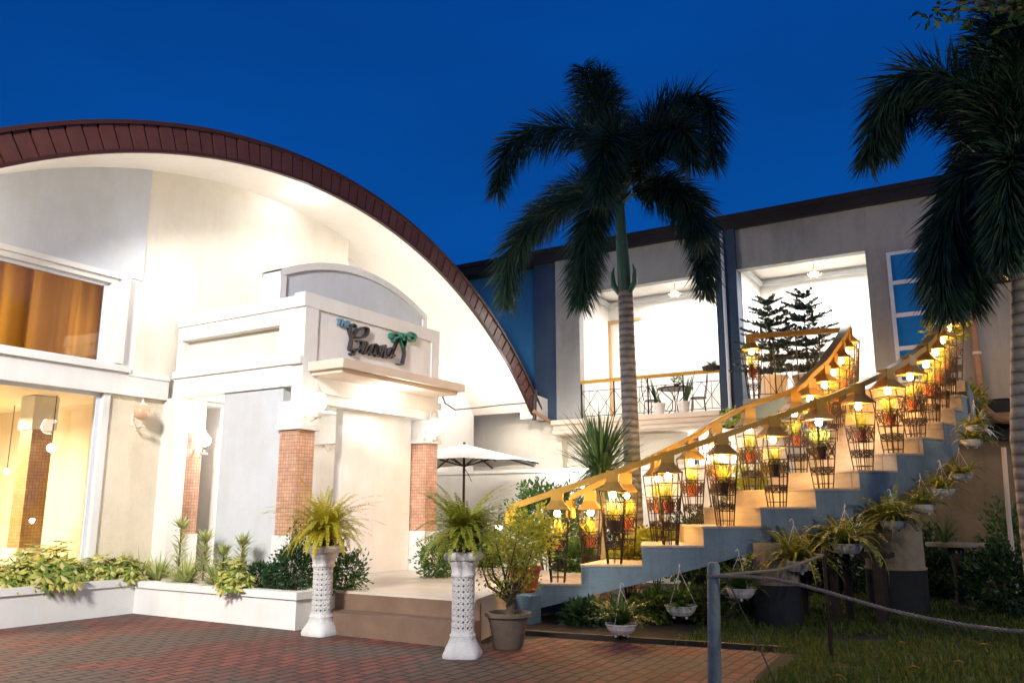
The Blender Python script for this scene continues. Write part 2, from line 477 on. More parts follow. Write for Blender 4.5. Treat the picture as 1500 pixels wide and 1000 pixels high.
# ------------------------------------------------------------------ mesh builder
class MB:
    def __init__(s, org=(0, 0, 0)):
        s.v, s.f, s.o = [], [], Vector(org)

    def add(s, vs, fs):
        b = len(s.v)
        s.v += [tuple(Vector(p) - s.o) for p in vs]
        s.f += [tuple(i + b for i in f) for f in fs]
        return s

    def box(s, a, b):
        x0, y0, z0 = (min(p, q) for p, q in zip(a, b))
        x1, y1, z1 = (max(p, q) for p, q in zip(a, b))
        return s.add([(x0, y0, z0), (x1, y0, z0), (x1, y1, z0), (x0, y1, z0), (x0, y0, z1), (x1, y0, z1), (x1, y1, z1), (x0, y1, z1)],
                     [(0, 3, 2, 1), (4, 5, 6, 7), (0, 1, 5, 4), (1, 2, 6, 5), (2, 3, 7, 6), (3, 0, 4, 7)])

    def prism(s, pts, z0, z1):
        """pts: plan outline (counter-clockwise); z0 / z1 number or list"""
        n = len(pts)
        zz0 = z0 if isinstance(z0, (list, tuple)) else [z0] * n
        zz1 = z1 if isinstance(z1, (list, tuple)) else [z1] * n
        vs = [(p[0], p[1], a) for p, a in zip(pts, zz0)] + [(p[0], p[1], a) for p, a in zip(pts, zz1)]
        fs = [tuple(range(n - 1, -1, -1)), tuple(range(n, 2 * n))] + [(i, (i + 1) % n, n + (i + 1) % n, n + i) for i in range(n)]
        return s.add(vs, fs)

    def tube(s, pts, r, n=8, cap=True):
        pts = [Vector(p) for p in pts]
        rs = r if isinstance(r, (list, tuple)) else [r] * len(pts)
        vs, fs = [], []
        ref = None
        for i, p in enumerate(pts):
            t = (pts[min(i + 1, len(pts) - 1)] - pts[max(i - 1, 0)])
            t = t.normalized() if t.length > 1e-9 else Vector((0, 0, 1))
            if ref is None:
                ref = Vector((0, 0, 1)) if abs(t.z) < 0.9 else Vector((1, 0, 0))
            u = (ref - t * ref.dot(t))
            u = u.normalized() if u.length > 1e-6 else t.orthogonal().normalized()
            ref = u
            w = t.cross(u)
            for k in range(n):
                a = 2 * math.pi * k / n
                vs.append(p + (u * math.cos(a) + w * math.sin(a)) * rs[i])
        for i in range(len(pts) - 1):
            for k in range(n):
                a, b = i * n + k, i * n + (k + 1) % n
                fs.append((a, b, b + n, a + n))
        if cap:
            fs.append(tuple(range(n - 1, -1, -1)))
            fs.append(tuple(range(len(vs) - n, len(vs))))
        return s.add(vs, fs)

    def bar(s, a, b, w, h=None, up=(0, 0, 1)):
        """a rectangular bar from a to b"""
        h = h or w
        a, b = Vector(a), Vector(b)
        t = (b - a).normalized()
        sd = t.cross(Vector(up))
        sd = sd.normalized() if sd.length > 1e-5 else t.orthogonal().normalized()
        u = sd.cross(t)
        vs = [q + sd * (sx * w / 2) + u * (sy * h / 2) for q in (a, b) for sx, sy in ((-1, -1), (1, -1), (1, 1), (-1, 1))]
        return s.add(vs, [(3, 2, 1, 0), (4, 5, 6, 7), (0, 1, 5, 4), (1, 2, 6, 5), (2, 3, 7, 6), (3, 0, 4, 7)])

    def lathe(s, prof, c=(0, 0, 0), n=24, sq=None):
        """prof: (r, z) list. sq: squareness callable (z)->0..1 mixes the circle towards a square"""
        vs, fs = [], []
        for r, z in prof:
            q = sq(z) if sq else 0
            for k in range(n):
                a = 2 * math.pi * (k + 0.5) / n
                ca, sa = math.cos(a), math.sin(a)
                m_ = max(abs(ca), abs(sa))
                rr = r * ((1 - q) + q / m_ * 0.92)
                vs.append((c[0] + rr * ca, c[1] + rr * sa, c[2] + z))
        for i in range(len(prof) - 1):
            for k in range(n):
                a, b = i * n + k, i * n + (k + 1) % n
                fs.append((a, b, b + n, a + n))
        fs.append(tuple(range(n - 1, -1, -1)))
        fs.append(tuple(range(len(vs) - n, len(vs))))
        return s.add(vs, fs)

    def ball(s, c, r, n=12, m=8, zs=1.0):
        return s.lathe([(max(0.0008, r * math.sin(math.pi * i / m)), -r * zs * math.cos(math.pi * i / m)) for i in range(m + 1)], c, n)

    def leaf(s, p, d, nrm, ln, w, fold=0.0):
        """a diamond-shaped leaf"""
        d = d.normalized()
        sd = d.cross(nrm)
        sd = sd.normalized() if sd.length > 1e-5 else d.orthogonal().normalized()
        u = sd.cross(d)
        mid = p + d * ln * 0.45
        return s.add([p, mid + sd * w / 2 + u * fold, p + d * ln, mid - sd * w / 2 + u * fold], [(0, 1, 2, 3)])

    def blade(s, p, az, elev, ln, w, droop, segs=4, twist=0.0):
        """a strap leaf arching from p: azimuth, start elevation, droop = total bend in radians"""
        q = Vector(p)
        vs, fs = [], []
        sd = Vector((-math.sin(az + twist), math.cos(az + twist), 0))
        for i in range(segs + 1):
            t = i / segs
            ww = w * (0.55 + 0.9 * t if t < 0.4 else (1 - t) / 0.6 * 0.91 + 0.0) * 0.5
            if i == segs:
                vs.append(q.copy())
            else:
                vs += [q + sd * ww, q - sd * ww]
            e = elev - droop * (t + 0.5 / segs)
            q = q + Vector((math.cos(az) * math.cos(e), math.sin(az) * math.cos(e), math.sin(e))) * (ln / segs)
        for i in range(segs - 1):
            fs.append((2 * i, 2 * i + 1, 2 * i + 3, 2 * i + 2))
        fs.append((2 * segs - 2, 2 * segs - 1, 2 * segs))
        return s.add(vs, fs)

    def build(s, name, m, parent=None, smooth=False, kind=None):
        me = bpy.data.meshes.new(name)
        me.from_pydata(s.v, [], s.f)
        me.materials.append(m)
        if smooth:
            for p in me.polygons:
                p.use_smooth = True
            try:
                me.set_sharp_from_angle(angle=R(40))
            except Exception:
                pass
        me.update()
        o = bpy.data.objects.new(name, me)
        COL.objects.link(o)
        if parent is None:
            o.location = s.o
        else:
            o.parent = parent
        if kind:
            o['kind'] = kind
        return o


def thing(name, label, cat, loc=(0, 0, 0), group=None, rz=0):
    o = bpy.data.objects.new(name, None)
    o.empty_display_size = 0.1
    COL.objects.link(o)
    o.location = loc
    o.rotation_euler = (0, 0, rz)
    o['label'] = label
    o['category'] = cat
    if group:
        o['group'] = group
    return o


def tag(o, label, cat, group=None):
    o['label'] = label
    o['category'] = cat
    if group:
        o['group'] = group
    return o


def dup(root, loc, label, rz=0.0, scale=None, group=None):
    r = root.copy()
    COL.objects.link(r)
    r.location = loc
    r.rotation_euler = (0, 0, rz)
    if scale:
        r.scale = (scale,) * 3
    r['label'] = label
    if group:
        r['group'] = group
    for ch in list(root.children):
        c = ch.copy()
        COL.objects.link(c)
        c.parent = r
        for g in list(ch.children):
            d = g.copy()
            COL.objects.link(d)
            d.parent = c
    return r


rnd = random.uniform
V = Vector

# ================================================================== SETTING: ground
g = MB().add([(-400, -400, 0), (400, -400, 0), (400, 800, 0), (-400, 800, 0)], [(0, 1, 2, 3)])
g.build('ground', M['soil'], kind='structure')
pv = [(-11.3, -12), (9, -12), (9, 3.5), (0.2, 5.3), (-1.55, 6.3), (-2.25, 7.9), (-2.35, 9.35), (-3.6, 9.15), (-5.0, 8.95), (-5.4, 8.1), (-7.3, 7.8), (-11.3, 8.0)]
MB().add([(x, y, 0.004) for x, y in pv], [tuple(range(len(pv)))]).build('brick_paving', M['paver'], kind='structure')

# lawn: one mass of blades
lw = MB()
for i in range(110000):
    x, y = rnd(-3.6, 4.5), 4.2 + 12.8 * random.random() ** 1.6
    if random.random() > 1.15 - (y - 4) / 16:
        continue
    edge = 6.1 + (x + 1.9) * -1.0 + noise.noise(V((x * 2, y * 2, 0))) * 0.35
    if x < -1.5 and y < 9.3 + noise.noise(V((x * 3, 0, 0))) * 0.3:
        if not (x > -2.15 + noise.noise(V((y * 3, 1, 0))) * 0.15 and y > 7.4):
            continue
    if y < 5.3 - (x - 0.2) * 0.45 and x > -1.5:
        continue
    if x <= -1.0 and y < 6.4 - (x + 1.5) * 0.9:
        continue
    if noise.noise(V((x * 0.9, y * 0.9, 3))) < -0.5:
        continue
    hgt = rnd(0.03, 0.085)
    a = rnd(0, 6.28)
    lx, ly = rnd(-0.03, 0.03), rnd(-0.03, 0.03)
    w = 0.006 + 0.0006 * y
    lw.add([(x - w * math.cos(a), y - w * math.sin(a), 0), (x + w * math.cos(a), y + w * math.sin(a), 0), (x + lx, y + ly, hgt)], [(0, 1, 2)])
lw.build('lawn', M['grass'], kind='stuff')

# ================================================================== HALL WITH VAULTED ROOF
XW = -11.9
XF = -10.65
cy, cz = 10.55, -3.15
RI, RO = 10.565, 10.96


def arcz(y, r=RI):
    return cz + math.sqrt(max(0.01, r * r - (y - cy) ** 2))


hall = thing('vaulted_hall', 'white hall with a barrel vaulted roof edged in brown metal and a boxy entrance porch', 'building', (-11.9, 10, 0))


def part(name, mb_fill, m, parent=hall, smooth=False):
    mb = MB(parent.location)
    mb_fill(mb)
    return mb.build(name, m, parent, smooth)


# roof vault
def f_soffit(mb):
    N = 72
    ys = [1.2 + (18.35 - 1.2) * i / N for i in range(N + 1)]
    vs, fs = [], []
    for y in ys:
        z = arcz(y)
        vs += [(XF, y, z), (-20, y, z)]
    for i in range(N):
        fs.append((2 * i, 2 * i + 1, 2 * i + 3, 2 * i + 2))
    mb.add(vs, fs)


roof = part('roof', f_soffit, M['soffit'], smooth=True)


def f_fascia(mb):
    th0, th1 = math.atan2(arcz(1.2) - cz, 1.2 - cy), math.atan2(arcz(18.45) - cz, 18.45 - cy)
    N = 84
    for i in range(N):
        a0 = th0 + (th1 - th0) * (i + 0.0) / N
        a1 = th0 + (th1 - th0) * (i + 1.0) / N
        g0 = a0 + (a1 - a0) * 0.07
        g1 = a1 - (a1 - a0) * 0.07
        d = 0.012 if i % 2 else 0.0
        for (p0, p1, xf, ri, ro) in ((g0, g1, XF + 0.035 + d, RI - 0.005, RO - 0.03),):
            vs = []
            for x in (XF - 0.03, xf):
                for a, r in ((p0, ri), (p1, ri), (p1, ro), (p0, ro)):
                    vs.append((x, cy + r * math.cos(a), cz + r * math.sin(a)))
            mb.add(vs, [(4, 5, 6, 7), (0, 3, 2, 1), (0, 1, 5, 4), (1, 2, 6, 5), (2, 3, 7, 6), (3, 0, 4, 7)])


fas = part('roof_fascia', f_fascia, M['roofbrown'])


def f_trim(mb):
    N = 90
    th0, th1 = math.atan2(arcz(1.2) - cz, 1.2 - cy), math.atan2(arcz(18.5) - cz, 18.5 - cy)
    for r0, r1, xa, xb in ((RO - 0.03, RO + 0.03, XF - 0.04, XF + 0.075), (RI - 0.05, RI + 0.0, XF - 0.02, XF + 0.06)):
        for i in range(N):
            a0, a1 = th0 + (th1 - th0) * i / N, th0 + (th1 - th0) * (i + 1) / N
            vs = []
            for x in (xa, xb):
                for a, r in ((a0, r0), (a1, r0), (a1, r1), (a0, r1)):
                    vs.append((x, cy + r * math.cos(a), cz + r * math.sin(a)))
            mb.add(vs, [(4, 5, 6, 7), (0, 3, 2, 1), (0, 1, 5, 4), (2, 3, 7, 6)])
    # back plate that shows as dark seams
    for i in range(N):
        a0, a1 = th0 + (th1 - th0) * i / N, th0 + (th1 - th0) * (i + 1) / N
        vs = [(XF + 0.006, cy + r * math.cos(a), cz + r * math.sin(a)) for a, r in ((a0, RI), (a1, RI), (a1, RO), (a0, RO))]
        mb.add(vs, [(0, 1, 2, 3)])
    # roof skin
    vs, fs = [], []
    for i in range(N + 1):
        a = th0 + (th1 - th0) * i / N
        vs += [(XF, cy + (RO + .02) * math.cos(a), cz + (RO + .02) * math.sin(a)), (-20, cy + (RO + .02) * math.cos(a), cz + (RO + .02) * math.sin(a))]
    for i in range(N):
        fs.append((2 * i, 2 * i + 1, 2 * i + 3, 2 * i + 2))
    mb.add(vs, fs)


part('roof_trim', f_trim, M['roofseam'])


def curved_wall(mb, y0, y1, x0, x1, zb, n=24):
    ys = [y0 + (y1 - y0) * i / n for i in range(n + 1)]
    for a, b in zip(ys[:-1], ys[1:]):
        za, zc = arcz(a) + 0.03, arcz(b) + 0.03
        mb.prism([(x0, a), (x1, a), (x1, b), (x0, b)], zb, [za, za, zc, zc])


# upper walls
def strip_wall(mb, y0, y1, xf, xb, zb, n=24):
    ys = [y0 + (y1 - y0) * i / n for i in range(n + 1)]
    vs, fs = [], []
    for y in ys:
        vs += [(xf, y, zb), (xf, y, arcz(y) + 0.02)]
    for i in range(n):
        fs.append((2 * i, 2 * i + 2, 2 * i + 3, 2 * i + 1))
    mb.add(vs, fs)
    mb.box((xf - 0.004, y0, zb), (xb, y1, zb + 0.02))
    mb.add([(xf, y1, zb), (xb, y1, zb), (xb, y1, arcz(y1) + .02), (xf, y1, arcz(y1) + .02)], [(0, 1, 2, 3)])


part('wall', lambda mb: strip_wall(mb, 7.85, 12.65, XW, XW - 0.8, 3.3), M['cream']).__setitem__('label', 'cream stucco upper wall')
part('wall', lambda mb: strip_wall(mb, 1.2, 7.85, XW + 0.03, XW - 0.2, 5.14, 30), M['grey']).__setitem__('label', 'pale grey upper wall over the window')
part('wall', lambda mb: (strip_wall(mb, 12.65, 18.35, XW - 0.55, XW - 0.9, 0.0)), M['white'])


def f_wallframe(mb):
    # around upper window
    mb.box((XW - 0.25, 7.58, 3.66), (XW, 7.85, 5.14))
    mb.box((XW - 0.30, 1.2, 5.06), (XW + 0.10, 7.60, 5.14))        # head moulding
    mb.box((XW - 0.30, 7.46, 3.72), (XW + 0.10, 7.60, 5.06))       # right moulding
    mb.box((XW - 0.25, 1.2, 4.98), (XW + 0.04, 7.46, 5.058))
    mb.box((XW - 0.25, 7.33, 3.70), (XW + 0.04, 7.458, 4.98))
    mb.box((XW - 0.25, 1.2, 3.60), (XW + 0.13, 7.72, 3.70))        # sill ledge
    mb.box((XW - 0.25, 7.723, 3.56), (XW + 0.09, 8.47, 3.64))
    mb.box((XW - 0.25, 1.2, 3.25), (XW + 0.07, 8.47, 3.598))       # beam
    mb.box((XW - 0.25, 7.39, 0.0), (XW + 0.02, 7.50, 3.248))       # jamb


part('window_surround', f_wallframe, M['white'])
part('wall', lambda mb: mb.box((XW - 0.2, 7.503, 0), (XW - 0.03, 8.47, 3.248)), M['beige']).__setitem__('label', 'beige stucco wall beside the big window')
part('wall', lambda mb: mb.box((XW - 0.25, 1.2, 0), (XW + 0.0, 7.388, 0.62)), M['white'])


def win(name, y0, y1, z0, z1, x, cuts):
    fr = part(name, lambda mb: [mb.box((x - 0.05, y0, z1 - 0.05), (x, y1, z1)), mb.box((x - 0.05, y0, z0), (x, y1, z0 + 0.05)),
                                mb.box((x - 0.05, y1 - 0.06, z0 + .05), (x, y1, z1 - .05))] +
              [mb.box((x - 0.05, c - 0.03, z0 + .05), (x - .002, c + 0.03, z1 - .05)) for c in cuts], M['whiteframe'])
    pn = MB(hall.location)
    pn.add([(x - 0.02, y0, z0), (x - 0.02, y1 - 0.03, z0), (x - 0.02, y1 - 0.03, z1), (x - 0.02, y0, z1)], [(0, 1, 2, 3)])
    pn.build('pane', M['glass'], fr)
    return fr


win('window', 1.2, 7.325, 3.70, 4.98, XW - 0.05, [4.3])
win('window', 1.2, 7.388, 0.62, 3.248, XW - 0.06, [4.2])


# curtains behind upper window
def f_curt(mb):
    vs, fs = [], []
    n = 280
    for i in range(n + 1):
        y = 1.2 + 6.9 * i / n
        x = XW - 0.55 + 0.13 * math.sin(y * 12 + 1.5 * math.sin(y * 3.1)) + 0.03 * math.sin(y * 31)
        vs += [(x, y, 3.62), (x + 0.05 * math.sin(y * 2), y, 5.3)]
    for i in range(n):
        fs.append((2 * i, 2 * i + 2, 2 * i + 3, 2 * i + 1))
    mb.add(vs, fs)


part('curtain', f_curt, M['gold'], smooth=True)


# room behind
def f_room(mb):
    mb.add([(-17.5, 0.5, 0.3), (-12.2, 0.5, 0.3), (-12.2, 8.3, 0.3), (-17.5, 8.3, 0.3)], [(0, 1, 2, 3)])
    mb.add([(-17.5, 0.5, 0.3), (-17.5, 8.3, 0.3), (-17.5, 8.3, 3.3), (-17.5, 0.5, 3.3)], [(0, 1, 2, 3)])
    mb.add([(-17.5, 8.3, 0.3), (-12.12, 8.3, 0.3), (-12.12, 8.3, 3.3), (-17.5, 8.3, 3.3)], [(0, 1, 2, 3)])
    mb.add([(-17.5, 0.5, 3.3), (-17.5, 8.3, 3.3), (-12.13, 8.3, 3.3), (-12.13, 0.5, 3.3)], [(0, 1, 2, 3)])
    mb.add([(-14.6, 0.5, 3.32), (-14.6, 8.3, 3.32), (-14.6, 8.3, 7.0), (-14.6, 0.5, 7.0)], [(0, 1, 2, 3)])
    mb.box((-17.49, 1.0, 2.9), (-17.3, 8.29, 3.1))
    mb.box((-17.2, 8.2, 0.31), (-12.4, 8.295, 1.2))


part('room', f_room, M['roomwall'])
cp = P(52, 640, x=-13.6)
rc = part('room_column', lambda mb: mb.box((-13.75, cp.y - 0.17, 0.9), (-13.4, cp.y + 0.17, 2.75)), M['roommosaic'])
part('room_column_cap', lambda mb: [mb.box((-13.78, cp.y - 0.2, 2.752), (-13.37, cp.y + 0.2, 3.29)), mb.box((-13.8, cp.y - 0.22, 0.31), (-13.35, cp.y + 0.22, 0.898))], M['white'])

# ---- porch
YS, XP, YE = 8.5, -8.83, 11.87
ZP = 0.48
part('porch_floor', lambda mb: mb.prism([(XW - .02, YS - .35), (-5.48, 8.15), (-6.07, 10.1), (-6.02, 12.6), (XW - .02, 12.6)], 0.0, ZP), M['deck']).__setitem__('label', 'pale tiled porch floor')
part('step', lambda mb: mb.box((-7.62, 8.118, 0.0), (-5.4, 8.148, ZP - 0.03)), M['brown_step']).__setitem__('label', 'upper brown stone riser')
part('step', lambda mb: [mb.box((-7.62, 7.79, 0.0), (-5.4, 8.116, 0.262))], M['brown_step']).__setitem__('label', 'lower brown stone step')


part('porch_side_beam', lambda mb: mb.box((XW - .5, YE + .003, 2.75), (XP - .223, YE + .2, 4.60)), M['white'])
part('recess_panel', lambda mb: mb.box((XW + .242, YS + .19, 3.72), (-9.372, YS + .2195, 4.238)), M['cream'])


def f_porch_side(mb):
    # side wall y = YS, upper parapet with open recess
    y0, y1 = YS, YS + 0.22
    mb.box((XW + .135, y0, 4.47), (XP - .222, y1, 4.65))                    # coping band
    mb.box((XW + .135, y0 + .03, 4.24), (XP - .22, y1, 4.468))
    mb.box((XW + .135, y0 + .03, 3.72), (XW + .24, y1, 4.238))
    mb.box((-9.37, y0 + .03, 3.72), (XP - .22, y1, 4.238))
    mb.box((XW + .135, y0 - .03, 3.60), (XP - .222, y1, 3.718))        # ledge
    mb.box((XW + .135, y0 + .01, 3.28), (XP - .222, y1, 3.598))      # lintel
    mb.box((XW - .03, y0 - .031, 0.0), (-11.58, y1, 3.278))          # slim pier
    # front wall x = XP
    mb.box((XP - .22, YS - .002, 4.47), (XP + .004, YE, 4.69))
    mb.box((XP - .22, YS + .034, 3.05), (XP - .001, YS + 0.30, 4.468))
    mb.box((XP - .221, YS - .032, 3.60), (XP - .003, YS + .033, 3.718))
    mb.box((XP - .22, YE - .22, 3.05), (XP - .001, YE, 4.468))
    mb.box((XP - .22, YS + .302, 3.05), (XP - .03, YE - .222, 4.468))  # sunken sign panel
    mb.box((XP - .22, YS + .302, 3.20), (XP + .01, YE - .222, 3.62))
    # porch roof slab and beams
    mb.box((XW + .2, YS + .223, 3.30), (XP - .223, YE + .4, 3.42))
    mb.box((XW + .2, YS + .223, 3.42), (XP - .5, YE + .4, 4.3))
    mb.box((XP - 1.1, YS + .22, 3.10), (XP - .9, YE, 3.298))
    # caps over pillars
    mb.box((-9.24, YS - .02, 2.63), (XP + .03, YS + .37, 3.048))
    mb.box((-9.24, YE - .36, 2.63), (XP + .03, YE + .03, 3.048))
    mb.box((-9.25, YS - .04, 2.63), (XP + .05, YS + .39, 2.72))
    mb.box((-9.25, YE - .38, 2.63), (XP + .05, YE + .05, 2.72))


part('porch_wall', f_porch_side, M['white'])
part('porch_panel', lambda mb: mb.box((-10.55, YS + .06, 0.0), (-9.24, YS + .21, 3.278)), M['grey']).__setitem__('label', 'pale grey panel beside the porch pillar')
part('pillar_base', lambda mb: mb.box((-9.23, YS - .02, 0.0), (XP + .03, YS + .37, 1.13)), M['white'])
part('pillar_base', lambda mb: mb.box((-9.23, YE - .36, 0.0), (XP + .03, YE + .03, 1.13)), M['white'])
for yy in (YS, YE - .335):
    part('pillar', lambda mb: mb.box((-9.2, yy + .002, 1.132), (XP + .0, yy + .335, 2.628)), M['mosaic']).__setitem__('label', 'pink mosaic tiled porch pillar')
# inner walls of the porch
part('inner_wall', lambda mb: [mb.box((XP - .45, 9.74, ZP + .002), (XP - .3, YE - .38, 3.09))], M['white'])
part('inner_wall', lambda mb: [mb.box((XW - 1.1, 8.503, ZP), (XW - .9, 12.66, 3.298)), mb.box((XW - .9, 8.503, ZP), (XW - .26, 8.56, 3.298)), mb.box((XW - .9, 8.56, 3.25), (XW + .1, 12.6, 3.296)), mb.box((XW - .9, 9.6, ZP), (XW - .0, 12.6, 3.249))], M['white'])
p1 = P(275, 650, y=8.98)
part('inner_pillar', lambda mb: mb.box((p1.x - .17, 8.82, 1.1), (p1.x + .17, 9.14, 2.75)), M['mosaic'])
part('inner_pillar_base', lambda mb: mb.box((p1.x - .19, 8.80, .48), (p1.x + .19, 9.16, 1.098)), M['white'])
part('inner_pillar_cap', lambda mb: [mb.box((p1.x - .19, 8.80, 2.752), (p1.x + .19, 9.16, 3.3))], M['white'])
# niches seen through the porch
for za, zb in ((2.45, 2.85), (1.25, 2.1)):
    a, b = P(498, 600, x=XW + .02), P(523, 600, x=XW + .02)
    part('niche', lambda mb: mb.box((XW + .002, a.y, za), (XW + .03, b.y, zb)), M['doorwood'])


# canopy
part('porch_canopy', lambda mb: [mb.box((XP + .012, 8.62, 3.50), (-8.12, 11.68, 3.63)), mb.box((XP + .012, 8.70, 3.44), (-8.22, 11.6, 3.498))], M['canopy'])


# arched parapet behind the sign
def f_parapet(mb, x0, x1, y0, y1, rise, zb, ze, n=26, z0=None):
    pts = []
    for i in range(n + 1):
        t = i / n
        pts.append((y0 + (y1 - y0) * t, ze + rise * (1 - (2 * t - 1) ** 2)))
    vs = []
    for x in (x0, x1):
        for y, z in pts:
            vs += [(x, y, zb), (x, y, z)]
    k = 2 * (n + 1)
    fs = []
    for i in range(n):
        a = 2 * i
        fs += [(a, a + 1, a + 3, a + 2), (k + a, k + a + 2, k + a + 3, k + a + 1), (a + 1, k + a + 1, k + a + 3, a + 3)]
    fs += [(0, k, k + 1, 1), (k - 2, k - 1, 2 * k - 1, 2 * k - 2)]
    mb.add(vs, fs)


part('arched_parapet', lambda mb: f_parapet(mb, -10.05, -9.66, 8.75, 12.5, 0.46, 4.2, 5.20), M['grey'])


def f_par_trim(mb):
    n = 26
    y0, y1, rise, ze = 8.75, 12.5, 0.46, 5.20
    for i in range(n):
        t0, t1 = i / n, (i + 1) / n
        q = []
        for x in (-10.07, -9.62):
            for t, dz in ((t0, -.10), (t1, -.10), (t1, .02), (t0, .02)):
                q.append((x, y0 - .02 + (y1 - y0 + .04) * t, ze + dz + rise * (1 - (2 * t - 1) ** 2)))
        mb.add(q, [(4, 5, 6, 7), (0, 3, 2, 1), (2, 3, 7, 6), (0, 1, 5, 4)])
    mb.box((-10.067, y0 - .022, 4.2), (-9.623, y0 + .10, ze - .07))
    mb.box((-10.067, y1 - .10, 4.2), (-9.623, y1 + .022, ze - .07))


part('parapet_trim', f_par_trim, M['white'])


# side parapet and low gutter at the far end of the vault
def f_gutter(mb):
    mb.prism([(-11.0, 18.37), (-10.62, 18.37), (-10.35, 21.0), (-10.9, 21.0)], 3.80, [4.45, 4.45, 4.15, 4.15])


part('gutter_wall', f_gutter, M['white'])
part('downpipe', lambda mb: mb.tube([(-10.55, 18.3, 3.98), (-10.3, 19.0, 3.66), (-10.05, 19.3, 3.5)], 0.05), M['copperpipe'], smooth=True)
part('downpipe', lambda mb: mb.tube([(-10.6, 18.5, 4.55), (-10.58, 18.4, 4.2), (-10.6, 18.42, 3.75)], 0.06), M['cable'], smooth=True)
part('cable', lambda mb: mb.tube([P(646, 575, y=13.0), P(652, 590, y=13.2), P(667, 600, y=13.5), P(700, 597, y=15), P(735, 593, y=17), P(772, 590, y=18)], 0.016, 5), M['cable'])

# planters of the hall
planter = thing('planter_box', 'long white L-shaped planter box along the foot of the hall', 'planter', (-11.3, 7.9, 0))


def f_pl(mb):
    mb.box((-11.42, 1.0, 0), (-11.28, 7.95, 0.40))
    mb.box((-11.28, 7.80, 0), (-7.98, 7.94, 0.37))
    mb.box((-8.12, 7.94, 0), (-7.98, 8.46, 0.37))
    mb.box((-11.45, 1.0, 0.402), (-11.25, 7.95, 0.50))
    mb.box((-11.25, 7.77, 0.372), (-7.95, 7.95, 0.465))
    mb.box((-8.14, 7.952, 0.372), (-7.95, 8.46, 0.465))


def pp(name, fill, m, parent, smooth=False):
    mb = MB(parent.location)
    fill(mb)
    return mb.build(name, m, parent, smooth)


pp('box_wall', f_pl, M['white'], planter)
pp('earth', lambda mb: [mb.box((-11.87, 1.0, 0.0), (-11.43, 7.94, 0.42)), mb.box((-11.27, 7.96, 0.0), (-8.13, 8.46, 0.40))], M['soil'], planter)

# ================================================================== SIGN (lettering)
YSG = XP + 0.0
sign = thing('lettering_sign', 'dark script sign reading The Grand with a green palm beside it, over the porch canopy', 'sign', (XP - .03, 9.8, 4.1))


def text_obj(name, body, size, loc, m, parent, shear=0.0, ext=0.03, sx=1.0, off=0.0):
    cu = bpy.data.curves.new(name, 'FONT')
    cu.body = body
    cu.size = size
    cu.shear = shear
    cu.extrude = ext
    cu.offset = off
    cu.resolution_u = 4
    o = bpy.data.objects.new(name + '_tmp', cu)
    COL.objects.link(o)
    bpy.context.view_layer.update()
    me = bpy.data.meshes.new_from_object(o.evaluated_get(bpy.context.evaluated_depsgraph_get()))
    bpy.data.objects.remove(o)
    # lies in XY -> stand on the wall x = const, reading along +Y
    for v in me.vertices:
        x, y, z = v.co
        v.co = (z, x * sx, y)
    me.materials.clear()
    me.materials.append(m)
    ob = bpy.data.objects.new(name, me)
    COL.objects.link(ob)
    ob.parent = parent
    ob.location = loc
    return ob


def ribbon(mb, pts, w=0.05, d=0.05):
    """script stroke standing off the sign wall; pts (y, z) local"""
    sm = []
    n = len(pts)
    for i in range(n - 1):
        p0, p1, p2, p3 = pts[max(i - 1, 0)], pts[i], pts[i + 1], pts[min(i + 2, n - 1)]
        for k in range(6):
            t = k / 6
            q = []
            for c in (0, 1):
                q.append(0.5 * ((2 * p1[c]) + (-p0[c] + p2[c]) * t + (2 * p0[c] - 5 * p1[c] + 4 * p2[c] - p3[c]) * t * t + (-p0[c] + 3 * p1[c] - 3 * p2[c] + p3[c]) * t ** 3))
            sm.append(q)
    sm.append(list(pts[-1]))
    vs, fs = [], []
    for i, (y, z) in enumerate(sm):
        a, b = sm[max(i - 1, 0)], sm[min(i + 1, len(sm) - 1)]
        ty, tz = b[0] - a[0], b[1] - a[1]
        l = math.hypot(ty, tz) or 1
        ny, nz = -tz / l, ty / l
        ww = w * (0.55 + 0.45 * abs(tz / l)) / 2
        for x in (0.0, d):
            vs += [(x, y + ny * ww, z + nz * ww), (x, y - ny * ww, z - nz * ww)]
    for i in range(len(sm) - 1):
        a, b = 4 * i, 4 * i + 4
        fs += [(a + 2, a + 3, b + 3, b + 2), (a, b, b + 1, a + 1), (a, a + 2, b + 2, b), (a + 1, b + 1, b + 3, a + 3)]
    fs += [(0, 1, 3, 2), (len(vs) - 4, len(vs) - 2, len(vs) - 1, len(vs) - 3)]
    mb.add(vs, fs)


def S(px, py):
    q = P(px, py, x=XP - .03)
    return (q.y - 9.8, q.z - 4.1)


sc_ = 170 / 1500.0


def Z(zx, zy):  # measured on the enlarged view of the sign
    return S(480 + zx * sc_, 450 + zy * sc_)


lt = MB()
ribbon(lt, [Z(340, 255), Z(300, 225), Z(262, 260), Z(262, 320), Z(285, 395), Z(275, 470), Z(262, 545), Z(300, 555), Z(350, 545)], 0.042, 0.07)
ribbon(lt, [Z(300, 385), Z(350, 310), Z(430, 265), Z(490, 280), Z(480, 350), Z(420, 395), Z(330, 390), Z(300, 385)], 0.04, 0.07)
ribbon(lt, [Z(350, 440), Z(420, 450), Z(400, 530), Z(330, 560), Z(300, 620), Z(260, 600)], 0.034, 0.07)
